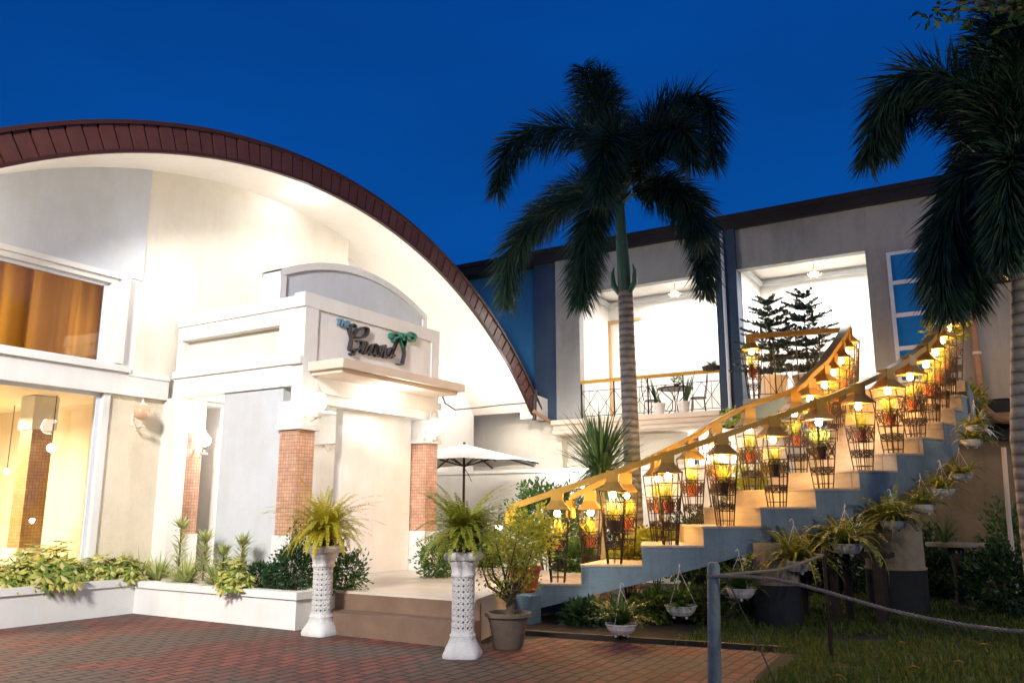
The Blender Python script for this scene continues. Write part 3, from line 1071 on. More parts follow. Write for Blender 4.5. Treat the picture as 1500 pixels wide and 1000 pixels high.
# r a n d
ribbon(lt, [Z(400, 590), Z(440, 500), Z(455, 450), Z(480, 480), Z(440, 590), Z(475, 600), Z(520, 540)], 0.034, 0.07)
ribbon(lt, [Z(600, 480), Z(550, 490), Z(515, 560), Z(525, 615), Z(570, 590), Z(610, 490), Z(585, 600), Z(610, 635), Z(650, 580)], 0.034, 0.07)
ribbon(lt, [Z(650, 500), Z(640, 640), Z(690, 520), Z(715, 500), Z(705, 600), Z(700, 650), Z(740, 620)], 0.034, 0.07)
ribbon(lt, [Z(810, 525), Z(765, 540), Z(735, 600), Z(750, 655), Z(800, 610), Z(850, 500), Z(890, 400), Z(850, 500), Z(810, 600), Z(800, 655), Z(840, 620)], 0.034, 0.07)
lt.build('letters', M['letters'], sign)
text_obj('small_letters', 'THE', 0.15, (0.0, Z(95, 220)[0], Z(95, 225)[1]), M['letterside'], sign, 0.2, 0.05, 1.0, 0.004)
ps = MB()
ribbon(ps, [Z(870, 735), Z(935, 742), Z(950, 690), Z(965, 600), Z(955, 500)], 0.035, 0.07)
ps.build('palm_stem', M['letters'], sign)
pg = MB()
for pts in ([Z(950, 500), Z(930, 440), Z(870, 350), Z(800, 345), Z(785, 400)], [Z(955, 500), Z(900, 400), Z(840, 400), Z(820, 450)],
            [Z(955, 500), Z(960, 420), Z(1020, 335), Z(1090, 350), Z(1115, 400)], [Z(955, 500), Z(985, 410), Z(1050, 370), Z(1100, 410), Z(1075, 440), Z(1020, 430)],
            [Z(955, 520), Z(940, 430), Z(900, 350)], [Z(960, 520), Z(975, 430), Z(960, 350)]):
    ribbon(pg, pts, 0.045, 0.07)
pg.build('palm_fronds', M['green_paint'], sign)

# ================================================================== LAMPS ON THE HALL
def wall_lamp(loc, label, globe, r=0.13, light=0, col=COOLW, out=(1, 0), grp=None):
    t = thing('wall_lamp', label, 'wall lamp', loc, grp)
    dx, dy = out
    b = MB()
    b.lathe([(0.001, -.03), (0.06, -.03), (0.06, 0.0), (0.001, 0.0)], (0, 0, -0.2), 12)
    b.tube([(-dx * .24, -dy * .24, -.12), (-dx * .12, -dy * .12, -.27), (0, 0, -.24), (0, 0, -.15)], 0.013, 6)
    b.bar((-dx * .25, -dy * .25, -.2), (-dx * .25, -dy * .25, 0.0), 0.05, 0.03)
    b.build('bracket', M['canopy'], t, True)
    MB().ball((0, 0, 0), r, 16, 12).build('glass_globe', globe, t, True)
    MB().lathe([(r * .55, r * .82), (r * .6, r * .95), (r * .3, r * 1.2), (0.015, r * 1.6), (0.002, r * 1.9)], (0, 0, 0), 12).build('finial', M['canopy'], t, True)
    if light:
        lamp('POINT', (0, 0, 0), light, col, r * 1.05, parent=t, name='lamp_light')
    return t


wall_lamp(P(465, 588, x=XP + .28), 'white globe lantern on the left porch pillar under the canopy', M['globe'], 0.14, 34, (1, .93, .84), (1, 0))
wall_lamp(P(637, 625, x=XP + .28), 'white globe lantern on the right porch pillar, glowing beside the umbrella', M['globe'], 0.15, 40, (1, .93, .84), (1, 0))
wall_lamp(P(208, 604, x=XW + .22), 'amber glass globe lamp on the beige wall right of the big window', M['globe_off'], 0.12)
wall_lamp(P(300, 645, x=XW + .4), 'small lit globe deep inside the porch beside the inner pink pillar', M['globe'], 0.10, 12, (1, .9, .8))
wall_lamp(P(487, 640, x=XW + .25), 'dim amber lamp on the porch inner wall, right of the left pillar', M['globe_off'], 0.13)

for q, lb in ((P(447, 275, x=-11.2), 'bright round floodlight high on the vault soffit above the porch'), (P(722, 531, x=-11.2), 'bright round floodlight low on the vault soffit near its right end')):
    z = arcz(q.y)
    q = V((q.x, q.y, z - .05))
    t = thing('soffit_light', lb, 'ceiling light', q, 'floodlights under the vault')
    ny, nz = (cy - q.y) / RI, (cz - q.z) / RI
    MB().ball((0, 0, -.02), 0.11, 14, 8, 0.8).build('bulb', M['bulb_white'], t, True)
    MB().lathe([(0.10, 0.0), (0.13, 0.0), (0.13, 0.08), (0.10, 0.08)], (0, 0, 0.02), 16).build('housing', M['whiteframe'], t, True)

# hall chandelier globes
for (px, py, r) in ((40, 602, .09), (75, 656, .07), (50, 668, .05), (28, 680, .06), (10, 690, .05)):
    q = P(px, py, x=-13.1 if px > 60 else -15.0)
    t = thing('pendant_lamp', {40: 'brightest warm pendant lamp behind the big window, near its top', 75: 'round warm pendant lamp right of the tiled column behind the big window',
              50: 'small pendant lamp in front of the tiled column behind the big window', 28: 'small pendant lamp second from the left edge behind the big window', 10: 'small pendant lamp at the left edge behind the big window'}[px],
              'pendant lamp', q, 'lamps hanging in the hall')
    MB().ball((0, 0, 0), r, 12, 8).build('glass_globe', M['globe_warm'], t, True)
    MB().tube([(0, 0, r * .9), (0, 0, 3.29 - q.z)], 0.008, 5).build('cord', M['cable'], t)

# ================================================================== UPPER BUILDING (gallery)
YB = 19.0
ZF = 3.76
gal = thing('gallery_building', 'two storey building with bright open gallery bays and a dark flat eave behind the stairs', 'building', (-5, 19.5, 0))


def gp(name, fill, m, smooth=False, label=None):
    mb = MB(gal.location)
    fill(mb)
    o = mb.build(name, m, gal, smooth)
    if label:
        o['label'] = label
    return o


def f_fac(mb):
    mb.box((-10.25, YB, 7.13), (2.5, YB + .25, 8.13))
    mb.box((-10.25, YB, ZF - .1), (-9.54, YB + .25, 7.128))
    mb.box((-2.42, YB, ZF - .1), (-2.0, YB + .25, 7.128))
    mb.box((-2.0, YB, ZF - .1), (-1.02, YB + .25, 4.1))
    mb.box((-2.0, YB, 7.0), (-1.02, YB + .25, 7.128))
    mb.box((-1.02, YB, ZF - .1), (2.5, YB + .25, 7.128))


gp('wall', f_fac, M['facade'])
gp('wall', lambda mb: [mb.box((-11.55, YB + .3, 3.9), (-10.252, YB + .55, 8.13))], M['blue'], label='deep blue end wall')
gp('lower_wall', lambda mb: [mb.box((-18, YB + .28, 0), (-10.252, YB + .56, 3.898)), mb.box((-18, YB + .28, 3.898), (-11.552, YB + .56, 5.2))], M['cream'])
gp('wall', lambda mb: mb.box((-18, YB + .3, 5.2), (-11.552, YB + .55, 8.13)), M['blue'])
gp('pillar', lambda mb: mb.box((-10.95, YB + .05, 3.8), (-10.255, YB + .298, 8.13)), M['navy'], label='navy pillar at the left of the gallery')
gp('pillar', lambda mb: [mb.box((-5.80, YB - .12, ZF - .4), (-5.28, YB + .3, 8.13))], M['navy'], label='slate blue pillar between the two bays')
gp('pipe', lambda mb: mb.tube([(-5.58, YB - .17, 3.5), (-5.58, YB - .17, 8.1)], 0.04, 8), M['whiteframe'], True)
gp('eave', lambda mb: [mb.box((-18, YB - .16, 8.132), (3.2, YB + 3, 8.44)), mb.box((-18, YB - .21, 8.36), (3.2, YB - .162, 8.48))], M['darkroof'])


def f_int(mb):
    for x0, x1 in ((-9.6, -5.5), (-5.28, -2.3)):
        mb.add([(x0, 21, ZF), (x1, 21, ZF), (x1, 21, 7.35), (x0, 21, 7.35)], [(0, 1, 2, 3)])
        mb.add([(x0, YB + .25, ZF), (x0, 21, ZF), (x0, 21, 7.35), (x0, YB + .25, 7.35)], [(0, 1, 2, 3)])
        mb.add([(x1, YB + .25, ZF), (x1, 21, ZF), (x1, 21, 7.35), (x1, YB + .25, 7.35)], [(0, 1, 2, 3)])
        mb.add([(x0, YB + .25, 7.35), (x1, YB + .25, 7.35), (x1, 21, 7.35), (x0, 21, 7.35)], [(0, 1, 2, 3)])


gp('inner_wall', f_int, M['white'])


def f_corn(mb):
    for x0, x1 in ((-9.598, -5.502), (-5.278, -2.302)):
        mb.box((x0, 20.90, 7.17), (x1, 20.998, 7.27))
        mb.box((x0, YB + .26, 7.17), (x0 + .1, 20.898, 7.27))


gp('cornice', f_corn, M['grey'])
gp('floor_slab', lambda mb: [mb.box((-10.3, YB - .12, 3.36), (-5.0, 22, ZF - .12)), mb.box((-10.3, YB - .25, ZF - .118), (-5.82, 22, ZF)), mb.box((-5.2, YB - .0, ZF - .118), (-2.2, 22, ZF))], M['canopy'])
gp('gutter', lambda mb: mb.tube([(-10.2, YB - .3, 3.42), (-5.2, YB - .3, 3.46)], 0.06, 8), M['canopy'], True)
fr = gp('door', lambda mb: [mb.box((P(893, 475, y=21).x - .03, 20.93, ZF), (P(893, 475, y=21).x + .05, 20.995, 6.68)), mb.box((P(893, 475, y=21).x - .03, 20.93, 6.682), (P(940, 475, y=21).x, 20.995, 6.76))], M['doorwood'], label='wooden door frame in the left bay')


# tall window
def f_w(mb):
    x0, x1, z0, z1 = -2.0, -1.02, 4.1, 7.0
    mb.box((x0, YB - .03, z1 - .07), (x1, YB + .05, z1))
    mb.box((x0, YB - .03, z0), (x1, YB + .05, z0 + .07))
    mb.box((x0, YB - .03, z0 + .07), (x0 + .08, YB + .05, z1 - .07))
    mb.box((x1 - .08, YB - .03, z0 + .07), (x1, YB + .05, z1 - .07))
    for i in range(1, 4):
        z = z0 + (z1 - z0) * i / 4 + .03
        mb.box((x0 + .08, YB - .025, z - .045), (x1 - .08, YB + .05, z + .045))


wf = gp('window', f_w, M['whiteframe'])
wp = MB(gal.location)
for i in range(4):
    z0 = 4.12 + 0.715 * i
    wp.box((-1.95, YB + .0, z0), (-1.06, YB + .02, z0 + .70))
wp.build('pane', M['dark_glass'], wf)


# lower storey
gp('lower_wall', lambda mb: [mb.box((-14.0, 19.6, 0), (-6.9, 19.8, 3.36)), mb.box((-6.9, 20.4, 0), (-2.4, 20.6, 3.36))], M['cream'], label='cream ground floor wall under the gallery')
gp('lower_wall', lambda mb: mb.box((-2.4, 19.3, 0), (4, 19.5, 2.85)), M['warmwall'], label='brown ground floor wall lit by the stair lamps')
gp('lower_wall', lambda mb: mb.box((-2.4, 19.1, 2.852), (4, 19.5, 3.20)), M['column_dark_and_shade'])  # dark box stands in for the shaded recess under the ledge
gp('ledge', lambda mb: mb.box((-.45, 18.75, 3.24), (4, 19.5, 3.36)), M['copperpipe'])
gp('lower_wall', lambda mb: mb.box((-.45, 19.01, 3.362), (4, 19.25, 3.64)), M['column_dark_and_shade'])  # dark strip painted for the recess shade above the ledge

dp = thing('downpipe', 'tan rain pipe bending away at the foot of the facade right of the stairs', 'pipe', (-.48, YB - .1, 3.4))
pp('pipe', lambda mb: mb.tube([P(1405, 330, y=18.85), P(1425, 470, y=18.85), P(1439, 585, y=18.85), P(1442, 598, y=18.8), P(1462, 614, y=18.6), P(1500, 617, y=18.5), P(1540, 617, y=18.5)], 0.07, 10), M['copperpipe'], dp, True)
pp('clamp', lambda mb: [mb.tube([P(1431, 515, y=18.85), P(1431.3, 519, y=18.85)], 0.085, 10), mb.tube([P(1438.5, 580, y=18.85), P(1439, 584, y=18.85)], 0.085, 10)], M['canopy'], dp, True)

ac = thing('window_cooler', 'dark wall mounted box with a small hood on the right facade', 'wall box', P(1470, 390, y=18.8))
MB().box((-.26, 0, -.3), (.26, .2, .22)).build('case', M['wood'], ac)
MB().box((-.34, -.12, .23), (.34, .2, .33)).build('hood', M['darkroof'], ac)
MB().box((-.02, -.03, -.22), (.24, -.005, .16)).build('frame', M['whiteframe'], ac)
MB().box((.02, -.045, -.18), (.20, -.032, .12)).build('grille', M['column_dark_and_shade'], ac)


# gallery railing
def railing(name, label, x0, x1, y, z0, h, bays, loc):
    t = thing(name, label, 'railing', loc)
    pp('top_rail', lambda mb: mb.box((x0, y - .05, z0 + h - .05), (x1, y + .05, z0 + h + .03)), M['ochre'], t)
    w = (x1 - x0) / bays
    for i in range(bays + 1):
        x = x0 + w * i
        pp('post', lambda mb: mb.bar((x, y, z0), (x, y, z0 + h - .05), 0.03), M['iron'], t)

    def fill(mb):
        for i in range(bays):
            a, b = x0 + w * i, x0 + w * (i + 1)
            mb.bar((a, y, z0 + .08), (b, y, z0 + .08), 0.015)
            mb.bar((a, y, z0 + h - .25), (b, y, z0 + h - .25), 0.015)
            for k in range(2):
                c, d = a + w * k / 2, a + w * (k + 1) / 2
                mb.bar((c, y, z0 + .08), (d, y, z0 + h - .25), 0.012)
                mb.bar((d, y - .008, z0 + .08), (c, y - .008, z0 + h - .25), 0.012)
                mb.bar(((c + d) / 2, y + .01, z0 + .08), ((c + d) / 2, y + .01, z0 + h - .25), 0.010)
    pp('lattice', fill, M['iron'], t)
    return t


railing('balcony_railing', 'black lattice railing with an ochre top rail across the left gallery bay', -9.52, -5.84, YB + .02, ZF, 0.98, 4, (-7.6, YB, ZF))

# balcony furniture
tb = thing('cafe_table', 'round black wrought iron table on the left gallery bay', 'table', P(991, 607, y=19.7))
tb.location.z = ZF
MB().lathe([(0.42, .70), (0.45, .70), (0.45, .735), (0.42, .735)], (0, 0, 0), 24).build('rim', M['iron'], tb, True)
tt = MB()
for i in range(9):
    u = -0.4 + 0.1 * i
    l = math.sqrt(max(0, .43 ** 2 - u * u))
    tt.bar((u, -l, .725), (u, l, .725), .02, .012)
    tt.bar((-l, u, .712), (l, u, .712), .02, .012)
tt.build('tabletop', M['iron'], tb)
for a in range(4):
    c, s_ = math.cos(a * 1.5708 + .6), math.sin(a * 1.5708 + .6)
    MB().tube([(c * .38, s_ * .38, .70), (c * .3, s_ * .3, .6), (c * .08, s_ * .08, .4), (c * .1, s_ * .1, .2), (c * .3, s_ * .3, 0.0)], .014, 6).build('leg', M['iron'], tb, True)


def cafe_chair(loc, rz, label):
    t = thing('cafe_chair', label, 'chair', loc, 'iron chairs in the gallery', rz)
    MB().lathe([(0.001, .44), (0.2, .44), (0.2, .465), (0.001, .465)], (0, 0, 0), 18).build('seat', M['iron'], t, True)
    b = MB()
    for sx in (-.18, .18):
        b.tube([(sx, .16, .45), (sx * 1.02, .22, .8), (sx * .8, .24, 1.0)], .012, 6)
    b.tube([(-.145, .24, 1.0), (0, .25, 1.08), (.145, .24, 1.0)], .012, 6)
    for z in (.6, .72, .84, .95):
        b.tube([(-.18, .20 + (z - .6) * .1, z), (.18, .20 + (z - .6) * .1, z)], .008, 5)
    b.build('backrest', M['iron'], t, True)
    for sx in (-1, 1):
        for sy in (-1, 1):
            MB().tube([(sx * .15, sy * .14, .45), (sx * .18, sy * .18, 0)], .012, 6).build('leg', M['iron'], t, True)
    return t


q = P(1024, 607, y=19.8)
cafe_chair((q.x, q.y, ZF), R(-75), 'black iron chair with a ladder back, right of the gallery table')
q = P(957, 607, y=19.7)
cafe_chair((q.x, q.y, ZF), R(80), 'black iron chair left of the gallery table, behind the cactus pot')


def pot(name, prof, m, loc, label, cat='pot', grp=None, soil=None):
    t = thing(name, label, cat, loc, grp)
    MB().lathe(prof, (0, 0, 0), 24).build('pot_body', m, t, True)
    if soil:
        MB().lathe([(0.001, soil[1] - .01), (soil[0], soil[1] - .01), (soil[0], soil[1]), (0.001, soil[1])], (0, 0, 0), 16).build('earth', M['soil'], t)
    return t


def chandelier(q, label):
    t = thing('chandelier', label, 'ceiling lamp', q, 'small lamps on the gallery ceiling')
    MB().tube([(0, 0, 0), (0, 0, .3)], .015, 6).build('rod', M['doorwood'], t)
    MB().lathe([(0.02, -.06), (0.09, -.02), (0.10, 0.03), (0.02, .05)], (0, 0, 0), 14).build('glass_shade', M['globe'], t, True)
    b = MB()
    for k in range(5):
        a = k * 1.257
        b.tube([(0, 0, .02), (.10 * math.cos(a), .10 * math.sin(a), -.07), (.17 * math.cos(a), .17 * math.sin(a), 0)], .008, 5)
    b.build('arm', M['doorwood'], t)


chandelier((P(988, 420, y=20).x, 20.0, 7.03), 'small chandelier on the ceiling of the left gallery bay')
chandelier((P(1192, 392, y=20).x, 20.0, 7.03), 'small chandelier on the ceiling of the right gallery bay')


# ================================================================== PLANT BUILDERS
def strap_plant(mb, c, n, ln, w, e0=0.3, e1=1.45, droop=(0.5, 1.6), segs=5, r=0.03):
    for i in range(n):
        az = rnd(0, 6.283)
        mb.blade((c[0] + r * math.cos(az), c[1] + r * math.sin(az), c[2]), az, rnd(e0, e1), ln * rnd(.6, 1.1), w * rnd(.8, 1.2), rnd(*droop), segs, rnd(-.3, .3))


def fern_mesh(mb, c, n, ln, pin=0.09, dens=26, droopx=1.0, emin=0.2):
    for i in range(n):
        az = rnd(0, 6.283)
        e = rnd(emin, 1.45)
        L = ln * rnd(.55, 1.15)
        dr = rnd(.9, 2.1) * droopx
        q = V(c) + V((math.cos(az), math.sin(az), 0)) * rnd(0, .05)
        k = dens
        for j in range(k):
            t = j / k
            ee = e - dr * t
            d = V((math.cos(az) * math.cos(ee), math.sin(az) * math.cos(ee), math.sin(ee)))
            sd = V((-math.sin(az), math.cos(az), 0))
            q2 = q + d * (L / k)
            mb.add([q + sd * .0025, q - sd * .0025, q2], [(0, 1, 2)])
            pl = pin * (1 - t) ** .55 * min(1, t * 5 + .35)
            for s_ in (-1, 1):
                dd = (sd * s_ + d * .35 + V((0, 0, rnd(-.35, .25)))).normalized()
                mb.leaf(q, dd, d.cross(dd), pl * rnd(.8, 1.1), L / k * .9)
            q = q2


def bush(mb, c, rx, ry, rz, n, leaf=0.06, ragged=0.25, shell=0.5):
    c = V(c)
    off = V((rnd(0, 50), rnd(0, 50), rnd(0, 50)))
    for i in range(n):
        d = V((random.gauss(0, 1), random.gauss(0, 1), random.gauss(0, 1))).normalized()
        rr = (shell + (1 - shell) * random.random()) * (1 + ragged * 2 * noise.noise(d * 2.2 + off))
        p = c + V((d.x * rx, d.y * ry, d.z * rz)) * rr
        if p.z < 0.02:
            continue
        ld = (d + V((rnd(-.8, .8), rnd(-.8, .8), rnd(-.5, .8)))).normalized()
        mb.leaf(p, ld, V((rnd(-1, 1), rnd(-1, 1), rnd(-.3, 1))), leaf * rnd(.7, 1.3), leaf * .45 * rnd(.7, 1.2), leaf * .05)


def stems(mb, c, top, n, spread, r=0.008):
    for i in range(n):
        a = rnd(0, 6.28)
        e = V((c[0] + spread * math.cos(a) * rnd(.4, 1), c[1] + spread * math.sin(a) * rnd(.4, 1), top * rnd(.85, 1.05)))
        m_ = V(c).lerp(e, .5) + V((rnd(-.04, .04), rnd(-.04, .04), 0))
        mb.tube([c, m_, e], [r, r * .8, r * .4], 5)


def whorl(mb, p, up, n, ln, w):
    az0 = rnd(0, 6.28)
    up = V(up).normalized()
    a_ = up.orthogonal().normalized()
    b_ = up.cross(a_)
    for k in range(n):
        a = az0 + 6.283 * k / n
        d = (a_ * math.cos(a) + b_ * math.sin(a) + up * rnd(-.35, .15)).normalized()
        mb.leaf(V(p) + d * .01, d, up, ln * rnd(.8, 1.15), w, -.01)


def schefflera(name, loc, label, size=0.3, n=46, grp=None):
    t = thing(name, label, 'plant', loc, grp)
    mb, sm = MB(), MB()
    for i in range(n):
        d = V((random.gauss(0, 1), random.gauss(0, 1), abs(random.gauss(0, 1)) * .9 + .05)).normalized()
        rr = size * rnd(.45, 1.05)
        p = V((d.x * rr * 1.05, d.y * rr * .85, d.z * rr * 1.25 + .03))
        whorl(mb, p, d + V((0, 0, .6)), 7, size * .36, size * .15)
        if i % 3 == 0:
            sm.tube([(0, 0, -.05), (p.x * .5, p.y * .5, p.z * .7), tuple(p)], .006, 4)
    mb.build('foliage', M['scheff'], t)
    sm.build('stem', M['bark'], t)
    return t


# planter plants, left run (x about -11.65)
gname = 'variegated shrubs along the planter'
sch0 = None
spots = [(4, 858), (44, 852), (84, 853), (118, 850), (150, 850), (184, 850)]
whs = ['at the left edge of the photo', 'second from the left edge', 'third from the left edge', 'fourth from the left edge', 'right below the white window jamb', 'spilling over the edge at its corner']
sz = [.30, .34, .36, .28, .27, .25]
for i, ((px, py), w_) in enumerate(zip(spots, whs)):
    q = P(px, 848, x=-11.60 if i < 5 else -11.45)
    lab = 'cream and green variegated shrub in the planter, ' + w_
    if sch0 is None or i == 3:
        sch0 = schefflera('variegated_shrub', (q.x, q.y, 0.42), lab, .30, 64, gname)
    else:
        dup(sch0, (q.x, q.y, .42), lab, rnd(-.4, .4), sz[i] / .30 * 1.3)
q = P(345, 858, y=7.86)
dup(sch0, (q.x, q.y, .42), 'yellow variegated shrub over the planter edge left of the clipped balls', .3, 1.15)


def spiky(name, loc, label, n, ln, w, grp=None, stem_h=0.0, m='drac', heads=1):
    t = thing(name, label, 'plant', loc, grp)
    mb, sm = MB(), MB()
    for h_ in range(heads):
        ox, oy = (rnd(-.1, .1), rnd(-.06, .06)) if heads > 1 else (0, 0)
        hh = stem_h * rnd(.75, 1.1) if heads > 1 else stem_h
        if stem_h:
            sm.tube([(ox * .5, oy * .5, -.05), (ox, oy, hh)], .012, 6)
            k = max(3, int(hh / .05))
            for j in range(k):
                strap_plant(mb, (ox, oy, hh * (0.25 + .75 * j / k)), max(4, n // k), ln * (.7 + .3 * (1 - j / k)), w, .1, 1.1, (.4, 1.3))
        strap_plant(mb, (ox, oy, hh), n // 2 if stem_h else n, ln * (.8 if stem_h else 1), w, .5, 1.5, (.1, 1.0))
    mb.build('foliage', M[m], t)
    if stem_h:
        sm.build('stem', M['bark'], t)
    return t


gn = 'striped spiky plants at the planter corner'
q = P(205, 850, y=8.1)
s0 = spiky('spider_plant', (q.x, q.y, .42), 'low arching striped spider plant at the inner corner of the planter', 120, .52, .036, gn)
for px, lb in ((232, 'low striped spider plant in front of the slim porch pier'), (272, 'low striped spider plant at the foot of the tall dracaena'), (318, 'low striped spider plant right of the inner pink pillar'), ):
    q = P(px, 850, y=8.05 if px > 240 else 8.15)
    dup(s0, (q.x, q.y, .42), lb, rnd(0, 6), rnd(.8, 1.0))
for px, top, yy, lb in ((260, .80, 8.25, 'tallest slender striped dracaena in front of the inner pink pillar'), (297, .62, 8.2, 'slender striped dracaena second from the left in the porch planter'),
                    (325, .44, 8.1, 'short striped dracaena in the middle of the porch planter'), (352, .58, 8.12, 'striped dracaena in front of the grey panel, right end of its row')):
    q = P(px, 850, y=yy)
    spiky('dracaena', (q.x, q.y, .42), lb, 90, .30, .032, 'slender dracaenas in the porch planter', top)
q = P(178, 850, x=-11.55)
spiky('dracaena', (q.x, q.y, .42), 'small striped dracaena against the beige wall under the amber lamp', 80, .36, .032, 'slender dracaenas in the porch planter', .22)


def leafy(name, loc, label, rx, ry, rz, n, leaf, m, grp=None, cat='bush', trunk=True, zc=None, ragged=.25, shell=.5):
    t = thing(name, label, cat, loc, grp)
    zc = rz * .9 if zc is None else zc
    mb = MB()
    # keep leaves above the base
    c = V((0, 0, zc))
    bush(mb, c, rx, ry, rz, n, leaf, ragged, shell)
    mb.build('foliage', M[m], t)
    if trunk:
        sm = MB()
        stems(sm, (0, 0, -.03), zc, 6, rx * .5, .012)
        sm.build('stem', M['bark'], t)
    return t


for px, lb in ((378, 'dark clipped ball shrub left of the pair in the porch planter'), (403, 'dark clipped ball shrub right of the pair, next to the tall dark bush')):
    q = P(px, 855, y=8.1)
    leafy('ball_shrub', (q.x, q.y, .40), lb, .17, .16, .18, 1500, .045, 'dkgreen', 'clipped ball shrubs', zc=.2, ragged=.08, shell=.7)
q = P(432, 850, y=8.15)
leafy('dark_bush', (q.x, q.y, .38), 'dark green bush spilling over the planter end behind the left pedestal', .30, .22, .42, 2600, .06, 'dkgreen', zc=.34, ragged=.4)
q = P(505, 862, y=8.3)
leafy('dark_bush', (q.x, q.y, .40), 'green bush on the right of the left pedestal beside the porch steps', .26, .22, .34, 1700, .06, 'midgreen', zc=.26, ragged=.45)
q = P(640, 845, y=10.4)
leafy('dark_bush', (q.x, q.y, ZP), 'green bush at the foot of the right porch pillar behind the right pedestal', .34, .26, .34, 2000, .06, 'midgreen', zc=.24, ragged=.3)


# ================================================================== PEDESTALS WITH FERNS
def pedestal(loc, label):
    t = thing('pedestal', label, 'pedestal', loc, 'white pedestals flanking the steps')
    sqf = lambda z: 1.0 if z < .05 or z > 1.0 else 0.25 if z < .2 else 0.0
    MB().lathe([(.20, 0), (.205, .03), (.195, .055), (.185, .09), (.155, .14), (.135, .19), (.14, .215), (.125, .235), (.12, .26)], (0, 0, 0), 32, lambda z: .8 if z < .06 else .35).build('base', M['concrete'], t, True)
    MB().lathe([(.13, .80), (.135, .82), (.125, .84), (.135, .90), (.165, .945), (.17, .965)], (0, 0, 0), 32, lambda z: .3).build('capital', M['concrete'], t, True)
    MB().lathe([(.185, .966), (.20, .98), (.205, 1.02), (.185, 1.045), (.16, 1.05)], (0, 0, 0), 32, lambda z: .8).build('abacus', M['concrete'], t, True)
    # pierced lattice shaft
    sh = MB()
    r0 = .112
    rows, cols = 9, 14
    for i in range(rows):
        za, zb = .26 + (.80 - .26) * i / rows, .26 + (.80 - .26) * (i + 1) / rows
        for k in range(cols):
            a, b = 6.283 * k / cols, 6.283 * (k + 1) / cols
            m_ = (a + b) / 2
            f = lambda an, z, r=r0: (r * math.cos(an), r * math.sin(an), z)
            sh.bar(f(a, za), f(b, zb), .016, .018, (math.cos(m_), math.sin(m_), 0))
            sh.bar(f(b, za), f(a, zb), .016, .018, (math.cos(m_), math.sin(m_), 0))
        sh.tube([f(6.283 * k / 28, za) for k in range(29)], .009, 5)
    sh.lathe([(.088, .25), (.088, .81)], (0, 0, 0), 20)
    sh.build('lattice_shaft', M['concrete'], t)
    return t


pd1 = V((-7.46, 7.72, 0.004))
pd2 = V((-5.12, 7.38, 0.004))
pr = pedestal(pd1, 'white pierced concrete pedestal left of the porch steps')
dup(pr, pd2, 'white pierced concrete pedestal right of the steps, nearer the camera', .4)
potprof = [(.10, 0), (.13, .02), (.16, .10), (.165, .15), (.15, .15), (.14, .10)]
for c, m, lb, lbf in ((pd1, 'fern', 'dark bowl pot on the left pedestal', 'golden arching fern on the left pedestal'), (pd2, 'fern2', 'dark bowl pot on the right pedestal', 'yellow green arching fern on the right pedestal')):
    pot('fern_pot', potprof, M['pot_dark'], c + V((0, 0, 1.05)), lb, 'pot', 'dark pots on the pedestals', (.145, .14))
    t = thing('fern', lbf, 'fern', c + V((0, 0, 1.16)), 'ferns on the pedestals')
    mb = MB()
    fern_mesh(mb, (0, 0, .05), 190, .60, .075, 30, .95, .15)
    fern_mesh(mb, (0, 0, .05), 60, .86, .065, 34, .85, .55)
    mb.build('fronds', M[m], t)

# big clay pot with a bonsai shrub
q = V((-4.98, 8.05, 0.004))
pot('clay_pot', [(.14, 0), (.16, .02), (.21, .28), (.23, .33), (.26, .34), (.26, .38), (.22, .38), (.20, .33)], M['pot_grey'], q, 'large grey brown clay pot at the foot of the stairs beside the right pedestal', 'pot', None, (.21, .35))
t = thing('bonsai_shrub', 'gnarled shrub with yellow green leaves growing from the large clay pot', 'shrub', q + V((0, 0, .35)))
tr_ = MB()
br = []
for i in range(15):
    a = rnd(0, 6.28)
    base = V((rnd(-.03, .03), rnd(-.03, .03), rnd(.05, .22)))
    e = V((math.cos(a) * rnd(.15, .5), math.sin(a) * rnd(.12, .4), rnd(.35, .95)))
    m_ = base.lerp(e, .5) + V((rnd(-.08, .08), rnd(-.08, .08), rnd(-.08, .02)))
    tr_.tube([base, m_, e], [.022, .013, .005], 6)
    br.append((m_, e))
tr_.tube([(0, 0, -.05), (.03, .01, .1), (-.01, 0, .24)], [.055, .045, .035], 8)
tr_.build('trunk', M['bark'], t, True)
mb = MB()
for m_, e in br:
    for j in range(85):
        p = m_.lerp(e, rnd(.45, 1.1)) + V((random.gauss(0, .07), random.gauss(0, .07), random.gauss(0, .06)))
        mb.leaf(p, V((rnd(-1, 1), rnd(-1, 1), rnd(-.4, 1))), V((rnd(-1, 1), rnd(-1, 1), 1)), rnd(.03, .06), .028)
mb.build('foliage', M['yellowgreen'], t)
q = V((-5.45, 9.2, ZP))
pot('terracotta_pot', [(.12, 0), (.15, .02), (.20, .26), (.22, .27), (.22, .32), (.18, .32), (.17, .26)], M['terracotta'], q, 'terracotta pot behind the bonsai shrub at the start of the stairs', 'pot', None, (.18, .28))
t = leafy('potted_shrub', q + V((0, 0, .30)), 'bright yellow green leafy shrub in the terracotta pot left of the first stair lantern', .40, .34, .34, 1700, .07, 'yellowgreen', None, 'shrub', True, .34, .45)

